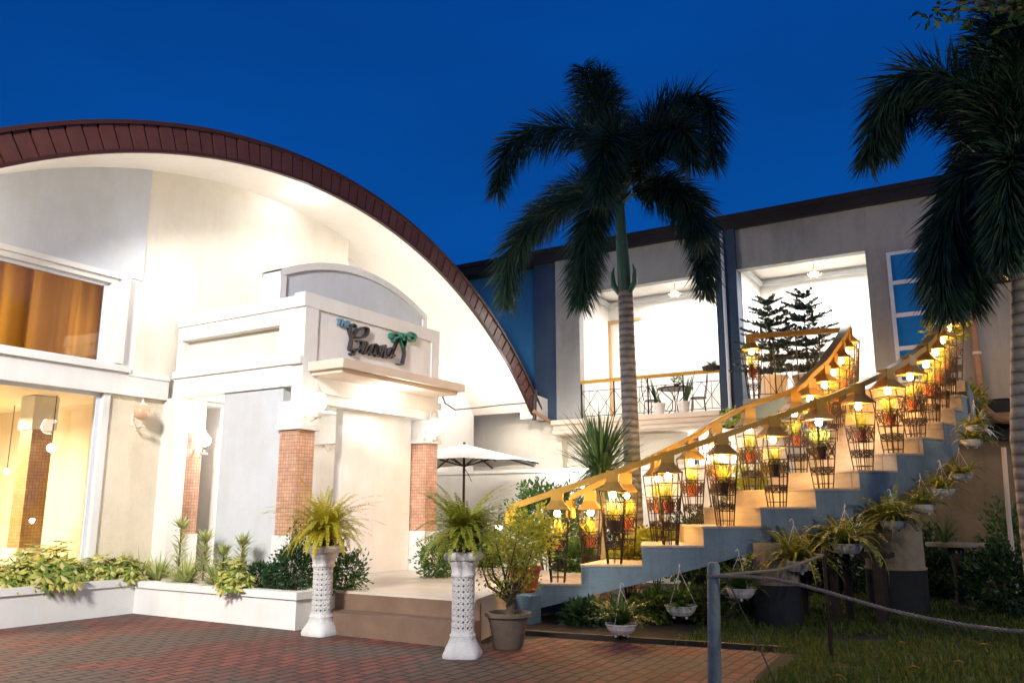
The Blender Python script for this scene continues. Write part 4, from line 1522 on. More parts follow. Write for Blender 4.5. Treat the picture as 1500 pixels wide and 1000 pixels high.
# ================================================================== STAIRCASE
O_ = [(-6.03, 10.1), (-5.25, 10.4), (-4.50, 10.74), (-3.77, 11.14), (-3.11, 11.6), (-2.48, 12.12), (-1.97, 12.6), (-1.53, 13.12), (-1.22, 13.62), (-0.97, 14.16), (-0.82, 14.68), (-0.72, 15.1), (-0.65, 15.45)]
I_ = [(-6.02, 11.75), (-5.52, 11.9), (-5.06, 12.15), (-4.65, 12.45), (-4.28, 12.75), (-3.92, 13.05), (-3.40, 13.40), (-3.05, 13.75), (-2.88, 14.1), (-2.76, 14.45), (-2.69, 14.8), (-2.64, 15.2), (-2.62, 15.8)]
ZT = [.50 + .2565 * k for k in range(12)] + [3.57]
ORG = (-3.5, 12.5, 0)
stair = thing('staircase', 'curved outdoor staircase with cream steps and a blue grey side wall', 'staircase', ORG)


def sp(name, fill, m, smooth=False, label=None):
    mb = MB(ORG)
    fill(mb)
    o = mb.build(name, m, stair, smooth)
    if label:
        o['label'] = label
    return o


def bz(k):
    return max(0.02, ZT[min(k, 12)] - .27 - .10 - .018 * k - (.10 if k > 3 else 0.03 * k))


def outward(k):
    a, b = V(O_[max(k - 1, 0)]), V(O_[min(k + 1, 12)])
    t = (b - a).normalized()
    return V((t.y, -t.x))


OUT = [outward(k) for k in range(13)]
for k in range(12):
    a, b, c, d = O_[k], O_[k + 1], I_[k + 1], I_[k]
    # block under the tread, then the tile tread as the same step
    def fs_(mb):
        e = 0.045
        tb_ = (V(b) - V(a)).normalized() * -.02
        mb.prism([a, b, c, d], [bz(k), bz(k + 1), bz(k + 1), bz(k)], ZT[k] - .03)
        a2, b2 = V(a) + OUT[k] * e, V(b) + OUT[k + 1] * e
        mb.prism([(a2 + tb_)[:], b2[:], V(c)[:], (V(d) + tb_)[:]], ZT[k] - .028, ZT[k])
        if k:
            # riser facing
            n_ = V((tb_.x, tb_.y)).normalized() * .006
            mb.prism([(V(d) + n_)[:], (a2 + n_)[:], a2[:], V(d)[:]][::-1], ZT[k - 1] + .001, ZT[k] - .029)
    sp('step', fs_, M['tile_step'])


def f_string(mb):
    for k in range(12):
        n0, n1 = OUT[k] * .03, OUT[k + 1] * .03
        a, b = V(O_[k]), V(O_[k + 1])
        s0, s1 = a + OUT[k] * .002, b + OUT[k + 1] * .002
        zb = [bz(k) - .02, bz(k + 1) - .02]
        mb.prism([s0[:], (a + n0)[:], (b + n1)[:], s1[:]], [zb[0], zb[0], zb[1], zb[1]], ZT[k] - .03)


sp('side_wall', f_string, M['stringer'])
sp('footing', lambda mb: [mb.box((-5.98, 9.85, 0.0), (-5.72, 10.09, .36))], M['bluebox'], label='pale blue block at the foot of the stairs')

# landing
lnd = [(-.62, 15.47), (-.62, 18.98), (-4.45, 18.98), (-4.45, 15.95), (-2.64, 15.82)]
sp('landing', lambda mb: mb.prism(lnd, 3.42, 3.60), M['tile_step'])
sp('landing_side', lambda mb: mb.box((-.615, 15.5, 2.9), (-.58, 18.98, 3.58)), M['stringer'])
sp('landing_side', lambda mb: [mb.prism([(-4.46, 15.9), (-2.44, 15.74), (-2.44, 15.77), (-4.46, 15.94)], 3.2, 3.58)], M['stringer'])


def rail_pts(base, inset, h):
    pts = []
    for k in range(12):
        m_ = (V(base[k]) + V(base[k + 1])) / 2
        pts.append(V((m_.x, m_.y, ZT[k] + h)))
    return pts


# stands centres
SO, SI = [], []
IC = [(-5.69, 11.6), (-5.17, 11.8), (-4.77, 12.1), (-4.33, 12.4), (-4.02, 12.7), (-3.57, 13.0), (-2.95, 13.4), (-2.77, 13.75), (-2.59, 14.1), (-2.52, 14.5), (-2.44, 14.9), (-2.42, 15.4)]
for k in range(12):
    mo = (V(O_[k]) + V(O_[k + 1])) / 2
    mi = V(IC[k])
    d = (mi - mo).normalized()
    SO.append(V(((mo + d * .20).x, (mo + d * .20).y, ZT[k])))
    SI.append(V((mi.x, mi.y, ZT[k])))
RH = 1.24


def board(mb, pts, w, h):
    """one mitred board swept along pts"""
    vs, fs = [], []
    n = len(pts)
    for i, p in enumerate(pts):
        t = pts[min(i + 1, n - 1)] - pts[max(i - 1, 0)]
        t2 = V((t.x, t.y, 0)).normalized()
        sd = V((t2.y, -t2.x, 0))
        for sx, sz in ((-1, -1), (1, -1), (1, 1), (-1, 1)):
            vs.append(p + sd * sx * w / 2 + V((0, 0, sz * h / 2)))
    for i in range(n - 1):
        a, b = 4 * i, 4 * i + 4
        for k in range(4):
            fs.append((a + k, a + (k + 1) % 4, b + (k + 1) % 4, b + k))
    fs += [(3, 2, 1, 0), (len(vs) - 4, len(vs) - 3, len(vs) - 2, len(vs) - 1)]
    mb.add(vs, fs)


def smooth_path(pts, m_=5):
    out = []
    n = len(pts)
    for i in range(n - 1):
        p0, p1, p2, p3 = pts[max(i - 1, 0)], pts[i], pts[i + 1], pts[min(i + 2, n - 1)]
        for k in range(m_):
            t = k / m_
            out.append(0.5 * ((2 * p1) + (p2 - p0) * t + (2 * p0 - 5 * p1 + 4 * p2 - p3) * t * t + (3 * p1 - p0 - 3 * p2 + p3) * t ** 3))
    out.append(pts[-1])
    return out


ro = [p + V((0, 0, RH)) for p in SO]
ro = [ro[0] + (ro[0] - ro[1]) * .85] + ro + [V((-.80, 15.75, 4.78)), V((-.78, 16.2, 4.80))]
ri = [p + V((0, 0, RH + .07)) for p in SI]
ri = [ri[0] + (ri[0] - ri[1]) * .55] + ri + [V((-2.46, 15.9, 4.79)), V((-2.53, 16.4, 4.87))]
sp('handrail', lambda mb: board(mb, smooth_path(ro), .15, .085), M['ochre'], label='ochre handrail on the camera side')
sp('handrail', lambda mb: board(mb, smooth_path(ri), .15, .085), M['ochre'], label='ochre handrail on the garden side')
lr = [V((-2.50, 16.45, 4.865)), V((-4.38, 16.12, 4.865))]
sp('handrail', lambda mb: board(mb, lr, .14, .085), M['ochre'], label='short ochre rail across the landing')


def f_lat(mb):
    a, b = V((-2.62, 16.42, 3.6)), V((-4.3, 16.13, 3.6))
    for i in range(5):
        p = a.lerp(b, i / 4)
        mb.bar(p, p + V((0, 0, 1.22)), .02)
    for z in (.1, .85):
        mb.bar(a + V((0, 0, z)), b + V((0, 0, z)), .014)
    for i in range(4):
        p, q_ = a.lerp(b, i / 4), a.lerp(b, (i + 1) / 4)
        mb.bar(p + V((0, 0, .1)), q_ + V((0, 0, .85)), .011)
        mb.bar(q_ + V((0, 0, .1)), p + V((0, 0, .85)), .011)
    for i in range(1, 16):
        p = a.lerp(b, i / 16)
        mb.bar(p + V((0, .01, .1)), p + V((0, .01, .85)), .007)


sp('lattice', f_lat, M['iron'])
for pts, k in ((ro, 0), (ri, 1)):
    sp('end_post', lambda mb: mb.box((pts[0].x - .055, pts[0].y - .055, pts[0].z - (.26 if k == 0 else .3)), (pts[0].x + .055, pts[0].y + .055, pts[0].z - .04)), M['ochre'])

# ---- lantern plant stands
def stand(loc, label, rz):
    t = thing('lantern_stand', label, 'plant stand', loc, 'lantern stands on the stairs', rz)
    H = 1.0
    w = lambda z: .09 + (.175 - .09) * (z / H)
    fr_ = MB()
    for sx in (-1, 1):
        for sy in (-1, 1):
            fr_.bar((sx * w(0), sy * w(0), 0), (sx * w(H), sy * w(H), H), .014)
    for z in (.07, .20, .30, .42, .66, .84, .985):
        ww = w(z)
        for a, b in (((-1, -1), (1, -1)), ((1, -1), (1, 1)), ((1, 1), (-1, 1)), ((-1, 1), (-1, -1))):
            fr_.bar((a[0] * ww, a[1] * ww, z), (b[0] * ww, b[1] * ww, z), .010)
    for z in (.42,):
        for u in (-.5, 0, .5):
            fr_.bar((u * w(z), -w(z), z), (u * w(z), w(z), z), .012)
    for sy, ax in ((-1, 0), (1, 0), (-1, 1), (1, 1)):
        f = (lambda u, z: (u * w(z), sy * w(z), z)) if ax == 0 else (lambda u, z: (sy * w(z), u * w(z), z))
        fr_.bar(f(0, 0.0), f(0, .66), .009)
    fr_.build('frame', M['iron'], t)
    sc = MB()
    for sy, ax in ((-1, 0), (1, 0), (-1, 1), (1, 1)):
        f = (lambda u, z: V((u * w(z), sy * w(z), z))) if ax == 0 else (lambda u, z: V((sy * w(z), u * w(z), z)))
        for (z0, z1, nx) in ((.42, .66, 2), (.20, .30, 2)):
            for i in range(nx):
                u0, u1 = -1 + 2 * i / nx, -1 + 2 * (i + 1) / nx
                um = (u0 + u1) / 2
                zm = (z0 + z1) / 2
                du = (u1 - u0) * .42
                pts = [f(um + du * math.cos(k * .7) * (1 - k * .055), zm + (z1 - z0) * .42 * math.sin(k * .7) * (1 - k * .055)) for k in range(14)]
                sc.tube(pts, .0055, 4)
                sc.bar(f(u0, z0), f(u1, z1), .007)
                sc.bar(f(u1, z0), f(u0, z1), .007)
    sc.build('scrollwork', M['iron'], t)
    hd = MB()
    hd.lathe([(.235, .99), (.24, 1.005), (.135, 1.10), (.12, 1.12)], (0, 0, 0), 4)
    hd.build('hood', M['iron_hood'], t)
    MB().box((-.085, -.085, 1.121), (.085, .085, RH + .035)).build('neck', M['ochre'], t)
    MB().ball((0, 0, .94), .048, 12, 8).build('bulb', M['bulb_warm'], t, True)
    MB().tube([(0, 0, .97), (0, 0, 1.04)], .018, 8).build('socket', M['iron_hood'], t)
    lamp('POINT', (0, 0, .94), 190, WARM, .055, parent=t, name='bulb_light')
    return t


ords = ['first', 'second', 'third', 'fourth', 'fifth', 'sixth', 'seventh', 'eighth', 'ninth', 'tenth', 'eleventh', 'twelfth']
st0 = None
pt0 = None


def stand_plant(loc, label, m='terracotta', rz=0):
    global pt0
    t = thing('flower_pot', label, 'potted plant', loc, 'potted grasses inside the stair lanterns', rz)
    MB().lathe([(.055, 0), (.06, .01), (.08, .13), (.088, .132), (.088, .16), (.07, .16), (.065, .13)], (0, 0, 0), 18).build('pot_body', M[m], t, True)
    mb = MB()
    for i in range(75):
        az = rnd(0, 6.28)
        mb.blade((rnd(-.05, .05), rnd(-.05, .05), .14), az, rnd(.95, 1.56), rnd(.22, .42), .014, rnd(0, .9), 3)
    mb.build('foliage', M['grasspot'], t)
    return t


potv = [stand_plant((0, 0, -50), 'x'), stand_plant((0, 0, -50), 'x', 'pot_dark'), stand_plant((0, 0, -50), 'x')]
used_v = set()
for side, arr in (('camera side', SO), ('garden side', SI)):
    for k in range(12):
        loc = arr[k]
        a, b = (O_ if arr is SO else I_)[k:k + 2]
        rz = math.atan2(b[1] - a[1], b[0] - a[0]) + rnd(-.14, .14)
        lb = 'iron lantern stand on the %s step up, %s rail' % (ords[k], side)
        if st0 is None:
            st = st0 = stand(loc, lb, rz)
        else:
            st = dup(st0, loc, lb, rz)
        dark = (arr is SO and k in (1, 3, 4, 5))
        vi = 1 if dark else (0 if k % 2 else 2)
        pl = ('dark potted grass' if dark else 'terracotta potted grass') + ' inside the lantern on the %s step up, %s' % (ords[k], side)
        pq = loc + V((0, 0, .43))
        if vi not in used_v:
            o = potv[vi]
            o.location = pq
            o['label'] = pl
            used_v.add(vi)
        else:
            dup(potv[vi], pq, pl, rnd(0, 6.28))
# white bulb in one lantern and cool lamps
for side, k in ((SO, 5),):
    for o in SC.objects:
        if o.type == 'LIGHT' and o.parent and (o.parent.location - side[k]).length < .01:
            o.data = o.data.copy()
            o.data.color = (.85, .92, 1.0)
            o.data.energy = 170
        if o.type == 'MESH' and o.name.startswith('bulb') and o.parent and (o.parent.location - side[k]).length < .01:
            o.data = o.data.copy()
            o.data.materials[0] = M['bulb_white']
            o['label'] = 'cool white bulb'
for o in list(SC.objects):
    if o.type == 'LIGHT' and o.name.startswith('bulb_light') and o.parent and o.parent.name.startswith('lantern_stand'):
        o.data = o.data.copy()
        o.data.energy *= rnd(.7, 1.3)
# corner stands of the landing
dup(st0, (-2.53, 16.40, 3.6), 'iron lantern stand at the corner of the landing where the two ochre rails meet', .3)
dup(st0, (-4.28, 16.08, 3.6), 'iron lantern stand at the left end of the short landing rail', .1)
dup(potv[0], (-4.28, 16.08, 4.03), 'terracotta potted plant in the lantern at the left end of the landing rail', .7)
dup(st0, (-.80, 15.72, 3.6), 'iron lantern stand at the top of the stairs beside the dark palm fronds', .9)

# bulb hanging at the lower end of the handrail
q = P(731, 771, y=9.75)
t = thing('hanging_bulb', 'lone cool white bulb under the lower end of the handrail', 'light bulb', q)
MB().ball((0, 0, 0), .045, 12, 8).build('glass_bulb', M['bulb_white'], t, True)
MB().tube([(0, 0, .04), (0, 0, .16)], .014, 6).build('socket', M['cable'], t)
lamp('POINT', (0, 0, 0), 14, (.95, .96, 1.0), .05, parent=t, name='bulb_light')

# columns beneath the stairs
for (px, py, w, zt, lb) in ((1141, 905, .30, 1.05, 'round tan column with a dark painted foot, nearer one under the stairs'), (1316, 880, .42, 2.3, 'thick round tan column with a dark foot under the upper stairs')):
    q = P(px, py, y=11.55 if px < 1200 else 13.9)
    t = thing('stair_column', lb, 'column', (q.x, q.y, 0), 'columns under the stairs')
    sp_ = .52 if px < 1200 else .62
    MB().lathe([(w * .98, sp_), (w * .96, zt)], (0, 0, 0), 32).build('shaft', M['column'], t, True)
    MB().lathe([(w * 1.02, 0), (w * 1.02, sp_ - .002)], (0, 0, 0), 32).build('base', M['column_dark_and_shade'], t, True)
    MB().lathe([(w * 1.04, sp_ - .0), (w * 1.04, sp_ + .03)], (0, 0, 0), 32).build('ring', M['column'], t, True)

# ================================================================== HANGING BASKETS
def off_curve(px, off):
    pts = [V((a[0], a[1], 0)) + V((n_.x, n_.y, 0)) * off for a, n_ in zip(O_, OUT)]
    pts.append(V((-.65 + off, 17.5, 0)))
    best = None
    for i in range(len(pts) - 1):
        for k in range(40):
            p = pts[i].lerp(pts[i + 1], k / 40)
            p.z = 1.5
            e = abs(Qx(p) - px)
            if best is None or e < best[0]:
                best = (e, p.copy())
    return best[1]


bk = [(910, 914, 'strap', 1.0, .30), (997, 887, 'strap', 1.0, .30), (1085, 862, 'strap', .95, .35), (1166, 822, 'strap', 1.05, .35), (1241, 797, 'strap', 1.0, .4), (1308, 764, 'strap', .85, .3),
      (1352, 740, 'strap', .85, .3), (1381, 717, 'strap', .8, .3), (1408, 695, 'strap', .75, .3), (1424, 645, 'strap', .75, .35), (1430, 624, 'strap', .75, .4)]
bl = ['lowest', 'second lowest', 'third lowest', 'fourth lowest', 'fifth lowest', 'sixth lowest', 'fifth from the top', 'fourth from the top', 'third from the top', 'second from the top', 'topmost']
bask0 = None
for i, (px, py, m, s_, off) in enumerate(bk):
    c = off_curve(px, off + .12)
    dd = math.hypot(c.x, c.y)
    q = P(px, py, y=c.y)
    if q.z < .19:
        q = P(px, py, z=.19)
    lab = 'white fluted hanging bowl, %s of the row beside the stair wall' % bl[i]
    if bask0 is None:
        t = thing('hanging_bowl', lab, 'hanging bowl', q, 'hanging bowls along the stair wall')
        mb = MB()
        n = 48
        prof = [(.10, -.13), (.14, -.125), (.19, -.07), (.215, -.01), (.235, 0), (.235, .015), (.215, .015), (.20, -.01)]
        vs, fs = [], []
        for (r, z) in prof:
            for k in range(n):
                rr = r * (1 + (.03 if k % 2 and z < -.005 else 0))
                a = 6.2832 * k / n
                vs.append((rr * math.cos(a), rr * math.sin(a), z))
        for a_ in range(len(prof) - 1):
            for k in range(n):
                fs.append((a_ * n + k, a_ * n + (k + 1) % n, (a_ + 1) * n + (k + 1) % n, (a_ + 1) * n + k))
        fs.append(tuple(range(n - 1, -1, -1)))
        mb.add(vs, fs)
        for k in range(3):
            mb.ball((.1 * math.cos(k * 2.1), .1 * math.sin(k * 2.1), -.15), .025, 8, 6)
        mb.build('bowl', M['bowl'], t)
        MB().lathe([(.001, -.03), (.20, -.03), (.20, -.015), (.001, -.012)], (0, 0, 0), 20).build('earth', M['soil'], t)
        wr = MB()
        for k in range(3):
            a = 2.1 * k + .5
            wr.tube([(.225 * math.cos(a), .225 * math.sin(a), .01), (0, 0, .50)], .0035, 4)
        hk = [(0, 0, .50), (0, 0, .55), (.02, 0, .58), (.045, 0, .565), (.05, 0, .54)]
        wr.tube(hk, .006, 5)
        wr.build('hanger', M['bowl'], t)
        bask0 = t
        t.scale = (.8,) * 3
    else:
        dup(bask0, q, lab, rnd(0, 6), s_ * .9)
    t = thing('basket_plant', ['arching strap leaved plant', 'drooping green fern'][i in (0, 1, 2)] + ' in the %s hanging bowl beside the stairs' % bl[i], 'plant', q, 'plants in the hanging bowls')
    mb = MB()
    if i in (0, 1, 2):
        fern_mesh(mb, (0, 0, 0), 40, .46, .08, 14, .8, .5)
        strap_plant(mb, (0, 0, 0), 26, .5, .045, .7, 1.5, (.3, 1.2))
    else:
        big = i in (3, 4, 5)
        fern_mesh(mb, (0, 0, 0), 30 if big else 20, (.80 if big else .52) * s_, .11 if big else .08, 15, 1.0, .35)
        strap_plant(mb, (0, 0, 0), 60 if big else 34, (.84 if i in (3, 4, 5) else .62) * s_, .045, .4, 1.35, (1.0, 2.3), 6, .08)
    mb.build('foliage', M['midgreen' if i < 3 else 'strap'], t)
    # little light leaks of foliage stay natural: no extra lamps here

# staghorn
q = P(1441, 640, y=16.6)
t = thing('staghorn_fern', 'pale grey frilly fern hanging right of the topmost bowl', 'plant', q)
mb = MB()
strap_plant(mb, (0, 0, .15), 26, .35, .07, -.6, 1.2, (.4, 1.4), 4)
mb.build('fronds', M['bowl'], t)

# ================================================================== PALMS
def frond(mb, pts, ln, n, w=.021):
    """foxtail plume: leaflets all round a curved rachis; pts 3-D path"""
    path = smooth_path([V(p) for p in pts], 8)
    L = [0]
    for a, b in zip(path[:-1], path[1:]):
        L.append(L[-1] + (b - a).length)
    tot = L[-1]
    for i in range(n):
        s_ = tot * (0.14 + .86 * (i / n))
        j = 0
        while j < len(L) - 2 and L[j + 1] < s_:
            j += 1
        f = (s_ - L[j]) / max(1e-6, L[j + 1] - L[j])
        p = path[j].lerp(path[j + 1], f)
        t = (path[j + 1] - path[j]).normalized()
        a = rnd(0, 6.283)
        u = t.orthogonal().normalized()
        v = t.cross(u)
        tt_ = s_ / tot
        prof = min(1, .35 + 2.6 * (tt_ - .12)) * (1 - max(0, tt_ - .72) * 1.6)
        d = (u * math.cos(a) + v * math.sin(a)) + t * rnd(.5, 1.1)
        d.normalize()
        d = (d + V((0, 0, -.22 - .35 * tt_))).normalized()
        le = ln * prof * rnd(.75, 1.1)
        sd = d.cross(V((rnd(-1, 1), rnd(-1, 1), rnd(-1, 1)))).normalized()
        m_ = p + d * le * .5
        e = p + d * le + V((0, 0, -.10 * le))
        mb.add([p + sd * w * .25, m_ + sd * w * .5, e, m_ - sd * w * .5, p - sd * w * .25], [(0, 1, 2, 3, 4)])
    mb.tube(path[::2] + [path[-1]], [.035 * (1 - .8 * k / (len(path[::2]))) for k in range(len(path[::2]) + 1)], 5)


def palm(label, loc, trunk, rads, shaft, fronds, yb, ln, shaft_r, n=620):
    t = thing('palm_tree', label, 'palm tree', loc)
    o = V(loc)
    mb = MB(o)
    pts, rr = [], []
    path = [V(p) for p in trunk]
    N = 70
    for i in range(N + 1):
        s_ = i / N * (len(path) - 1)
        j = min(int(s_), len(path) - 2)
        p = path[j].lerp(path[j + 1], s_ - j)
        r = rads[j] + (rads[j + 1] - rads[j]) * (s_ - j)
        r *= 1 + (.018 if i % 2 else -.006) + .012 * math.sin(i * 1.7)
        pts.append(p)
        rr.append(r)
    mb.tube(pts, rr, 18)
    mb.build('trunk', M['palmrings'], t, True)
    mb = MB(o)
    sh = [V(p) for p in shaft]
    mb.tube(sh, shaft_r, 16)
    b = sh[0]
    for sx in (-1, 1):
        mb.tube([b + V((sx * .10, -.05, .0)), b + V((sx * .22, -.05, .18)), b + V((sx * .23, -.06, .42)), b + V((sx * .19, -.06, .55))], [.05, .06, .035, .008], 7)
    mb.build('crownshaft', M['crownshaft'], t, True)
    for f in fronds:
        mb = MB(o)
        pts = [sh[-1]] + [P(px, py, y=yb + dy) for px, py, dy in f]
        frond(mb, pts, ln, n)
        mb.build('frond', M['palmleaf'], t)
    return t


YP = 14.2
base = P(927, 700, y=YP)
palm('tall foxtail palm with a ringed grey trunk, behind the stairs and before the gallery', (base.x, YP, 0),
     [(base.x, YP, 0), P(927, 700, y=YP), P(919, 520, y=YP), P(916, 425, y=YP)], [.18, .155, .148, .138],
     [P(916, 430, y=YP), P(914, 395, y=YP), P(910, 345, y=YP), P(908, 300, y=YP)],
     [[(893, 225, 0), (868, 140, .2), (852, 98, .1)],
      [(900, 220, .3), (885, 150, .5), (880, 102, .6)],
      [(890, 240, -.2), (860, 195, -.6), (800, 190, -.8), (748, 215, -.9), (728, 278, -1.0)],
      [(930, 230, 0), (965, 180, .3), (1010, 145, .4), (1040, 160, .4), (1046, 235, .4)],
      [(935, 240, -.3), (960, 200, -.9), (1000, 190, -1.3), (1012, 235, -1.4)],
      [(925, 240, .4), (950, 180, .8), (1000, 150, 1.1), (1035, 155, 1.2)],
      [(930, 275, .2), (965, 260, .5), (1010, 290, .8), (1030, 340, .9), (1032, 425, 1.0)],
      [(935, 280, -.2), (970, 275, -.6), (1005, 295, -.8), (1025, 345, -.9)],
      [(890, 290, 0), (850, 290, -.3), (790, 320, -.4), (750, 365, -.5), (740, 440, -.5)],
      [(890, 285, .3), (850, 270, .8), (800, 300, 1.0), (765, 350, 1.0)],
      [(900, 270, -.5), (880, 290, -1.1), (860, 345, -1.4), (850, 440, -1.5)],
      [(900, 270, .4), (885, 285, 1.0), (868, 330, 1.3), (862, 410, 1.3)],
      [(905, 250, -.6), (900, 200, -1.2), (885, 220, -1.8), (880, 285, -2.0)]],
     YP, .80, [.135, .13, .11, .09], 1300)
YQ = 10.8
b2 = P(1497, 640, y=YQ)
palm('dark foxtail palm at the right edge of the photo, its trunk cut by the frame', (b2.x, YQ, 0),
     [(b2.x, YQ, 0), P(1499, 640, y=YQ), P(1499, 470, y=YQ), P(1497, 400, y=YQ)], [.15, .13, .12, .11],
     [P(1497, 405, y=YQ), P(1494, 370, y=YQ), P(1490, 320, y=YQ), P(1486, 270, y=YQ)],
     [[(1465, 200, 0), (1420, 130, 0), (1350, 105, -.1), (1300, 140, -.1), (1268, 235, -.1)],
      [(1460, 220, .3), (1410, 160, .6), (1350, 130, .8), (1310, 170, .8), (1300, 220, .8)],
      [(1465, 240, -.2), (1430, 240, -.5), (1400, 290, -.6), (1380, 370, -.6), (1390, 450, -.6)],
      [(1465, 245, .2), (1425, 250, .5), (1395, 310, .6), (1375, 400, .6), (1372, 450, .5)],
      [(1470, 190, 0), (1455, 110, .1), (1450, 50, .1), (1460, 10, 0)],
      [(1490, 180, 0), (1490, 90, 0), (1500, 20, 0), (1530, -10, 0)],
      [(1500, 200, 0), (1540, 150, 0), (1590, 160, 0), (1620, 230, 0)],
      [(1470, 240, 0), (1450, 280, -.2), (1425, 340, -.3), (1420, 440, -.3)],
      [(1490, 230, -.4), (1480, 240, -1.0), (1475, 300, -1.2), (1470, 370, -1.2)],
      [(1480, 210, .5), (1450, 190, 1.0), (1420, 220, 1.3), (1400, 300, 1.3)],
      [(1500, 240, 0), (1540, 260, 0), (1560, 340, 0), (1560, 420, 0)]],
     YQ, .62, [.11, .12, .10, .08], 1250)

# tree at the upper right corner (branches reach into the frame)
tl = V((3.4, 9.0, 0))
t = thing('broadleaf_tree', 'dark broad leaved branches reaching in at the top right corner', 'tree', tl)
mb = MB()
mb.tube([(0, 0, 0), (.1, .1, 3), (-.1, .2, 6)], [.28, .22, .14], 10)
lv = MB()
ends = [P(1365, 15, y=8.5) - tl, P(1400, 5, y=8.6) - tl, P(1450, -15, y=8.6) - tl, P(1480, 20, y=8.7) - tl, P(1430, -40, y=8.6) - tl, P(1520, -20, y=8.8) - tl]
for i in range(20):
    a = rnd(-1.9, 1.9)
    ends.append(V((rnd(-.2, 3.0) * math.cos(a) - .0, 2.6 * math.sin(a), rnd(5.5, 9.0))))
for i, e in enumerate(ends):
    s_ = V((0, .15, rnd(4, 5.8)))
    m_ = s_.lerp(e, .55) + V((rnd(-.2, .2), rnd(-.2, .2), .35))
    mb.tube([s_, m_, e], [.08, .045, .012], 6)
    for j in range(70 if i < 6 else 260):
        sg = .13 if i < 6 else .45
        p = m_.lerp(e, rnd(.35, 1.05) if i < 6 else 1.0) + V((random.gauss(0, sg), random.gauss(0, sg), random.gauss(0, sg * .7)))
        lv.leaf(p, V((rnd(-1, 1), rnd(-1, 1), rnd(-1, .4))), V((rnd(-1, 1), rnd(-1, 1), 1)), rnd(.10, .17), .055)
mb.build('trunk', M['bark'], t, True)
lv.build('crown', M['dkgreen'], t)

# ================================================================== YUCCA AND GARDEN
yb = P(880, 690, y=13.0)
t = thing('yucca', 'spiky yucca with a pale trunk behind the lower handrail', 'yucca', (yb.x, 13.0, 0))
MB().tube([(0, 0, 0), (-.03, 0, 1.0), (0, 0, 1.9), (0, 0, yb.z)], [.13, .11, .10, .09], 10).build('trunk', M['palmtrunk'], t, True)
mb = MB()
for i in range(400):
    az = rnd(0, 6.283)
    el = rnd(-.75, 1.4)
    mb.blade((.05 * math.cos(az), .05 * math.sin(az), yb.z + rnd(-.15, .2)), az, el, rnd(.85, 1.2), .05, rnd(.0, .35) if el > -.1 else rnd(.1, .6), 3)
mb.build('foliage', M['yucca'], t)

gsh = [(960, 775, 12.6, .45, .35, 'yellowgreen', 'yellow green leafy bush between the lower lanterns and the palm'),
       (840, 800, 12.6, .4, .3, 'midgreen', 'green bush behind the first garden side lantern'),
       (800, 720, 13.4, .7, .6, 'midgreen', 'tall loose green bush left of the yucca'),
       (1035, 765, 13.6, .5, .45, 'dkgreen', 'dark green bush right of the palm trunk'),
       (885, 760, 14.2, .6, .5, 'dkgreen', 'dark bush behind the yucca trunk'),
       (700, 800, 12.8, .5, .5, 'midgreen', 'green bush under the umbrella'),
       (920, 800, 11.9, .3, .25, 'yellowgreen', 'low yellow green clump inside the stair curve'),
       (1105, 690, 14.3, .55, .8, 'yellowgreen', 'yellow green shrub rising behind the garden side lanterns')]
for px, py, y, r, rz_, m, lb in gsh:
    q = P(px, py, y=y)
    leafy('garden_bush', (q.x, q.y, 0), lb, r, r * .8, rz_, int(2400 * r / .4), .09, m, None, 'bush', True, max(rz_ * .9, q.z * .75), .35)

for i, (hx, hy, lb) in enumerate(((-5.6, 16.0, 'added dark bush behind the lowest steps'), (-4.7, 16.1, 'added dark bush behind the nearer tan column'), (-3.8, 16.2, 'added dark bush seen under the middle of the stairs'), (-2.9, 16.3, 'added dark bush beside the thick column, under the stairs'), (-2.0, 17.2, 'added dark bush right of the thick column by the brown wall'))):
    leafy('added_bush', (hx, hy, 0), lb, .7, .5, .75, 3000, .11, 'dkgreen', 'added dark bushes under the stairs', 'bush', True, .62, .35)  # bushes added to darken the gap under the stairs, hiding the lit wall

# low courtyard wall, umbrella
cw = thing('courtyard_wall', 'low white courtyard wall behind the umbrella', 'wall', (-8, 16.6, 0))
pp('wall_panel', lambda mb: mb.box((-12.4, 16.6, 0), (-5.0, 16.75, 2.32)), M['white'], cw)
pp('coping', lambda mb: mb.box((-12.4, 16.56, 2.322), (-5.0, 16.79, 2.40)), M['white'], cw)
ub = P(680, 657, y=14.6)
t = thing('patio_umbrella', 'open white patio umbrella with a dark pole right of the porch', 'umbrella', (ub.x, 14.6, 0))
zt = ub.z
can = MB()
n = 8
ringr = 1.72
vs = [(0, 0, zt + .10)]
for k in range(n):
    a = 6.2832 * k / n + .2
    vs.append((ringr * math.cos(a), ringr * math.sin(a), zt - .32))
for k in range(n):
    a = 6.2832 * (k + .5) / n + .2
    vs.append((ringr * .90 * math.cos(a), ringr * .90 * math.sin(a), zt - .28))
fs = []
for k in range(n):
    fs += [(0, 1 + k, 9 + k), (0, 9 + k, 1 + (k + 1) % n)]
can.add(vs, fs)
can.build('canopy', M['canvas'], t)
MB().tube([(0, 0, 0), (0, 0, zt + .14)], .027, 8).build('pole', M['wood'], t, True)
for k in range(n):
    a = 6.2832 * k / n + .2
    MB().bar((0, 0, zt + .07), (ringr * .98 * math.cos(a), ringr * .98 * math.sin(a), zt - .345), .025).build('rib', M['wood'], t)
    MB().bar((0, 0, zt - .38), (ringr * .5 * math.cos(a), ringr * .5 * math.sin(a), zt - .15), .02).build('strut', M['wood'], t)
MB().tube([(0, 0, zt - .4), (.12, 0, zt - .55), (.2, 0, zt - .7)], .008, 5).build('crank_cord', M['cable'], t)
MB().lathe([(.30, 0), (.30, .06), (.05, .10), (.04, .3)], (0, 0, 0), 16).build('base', M['pot_dark'], t, True)


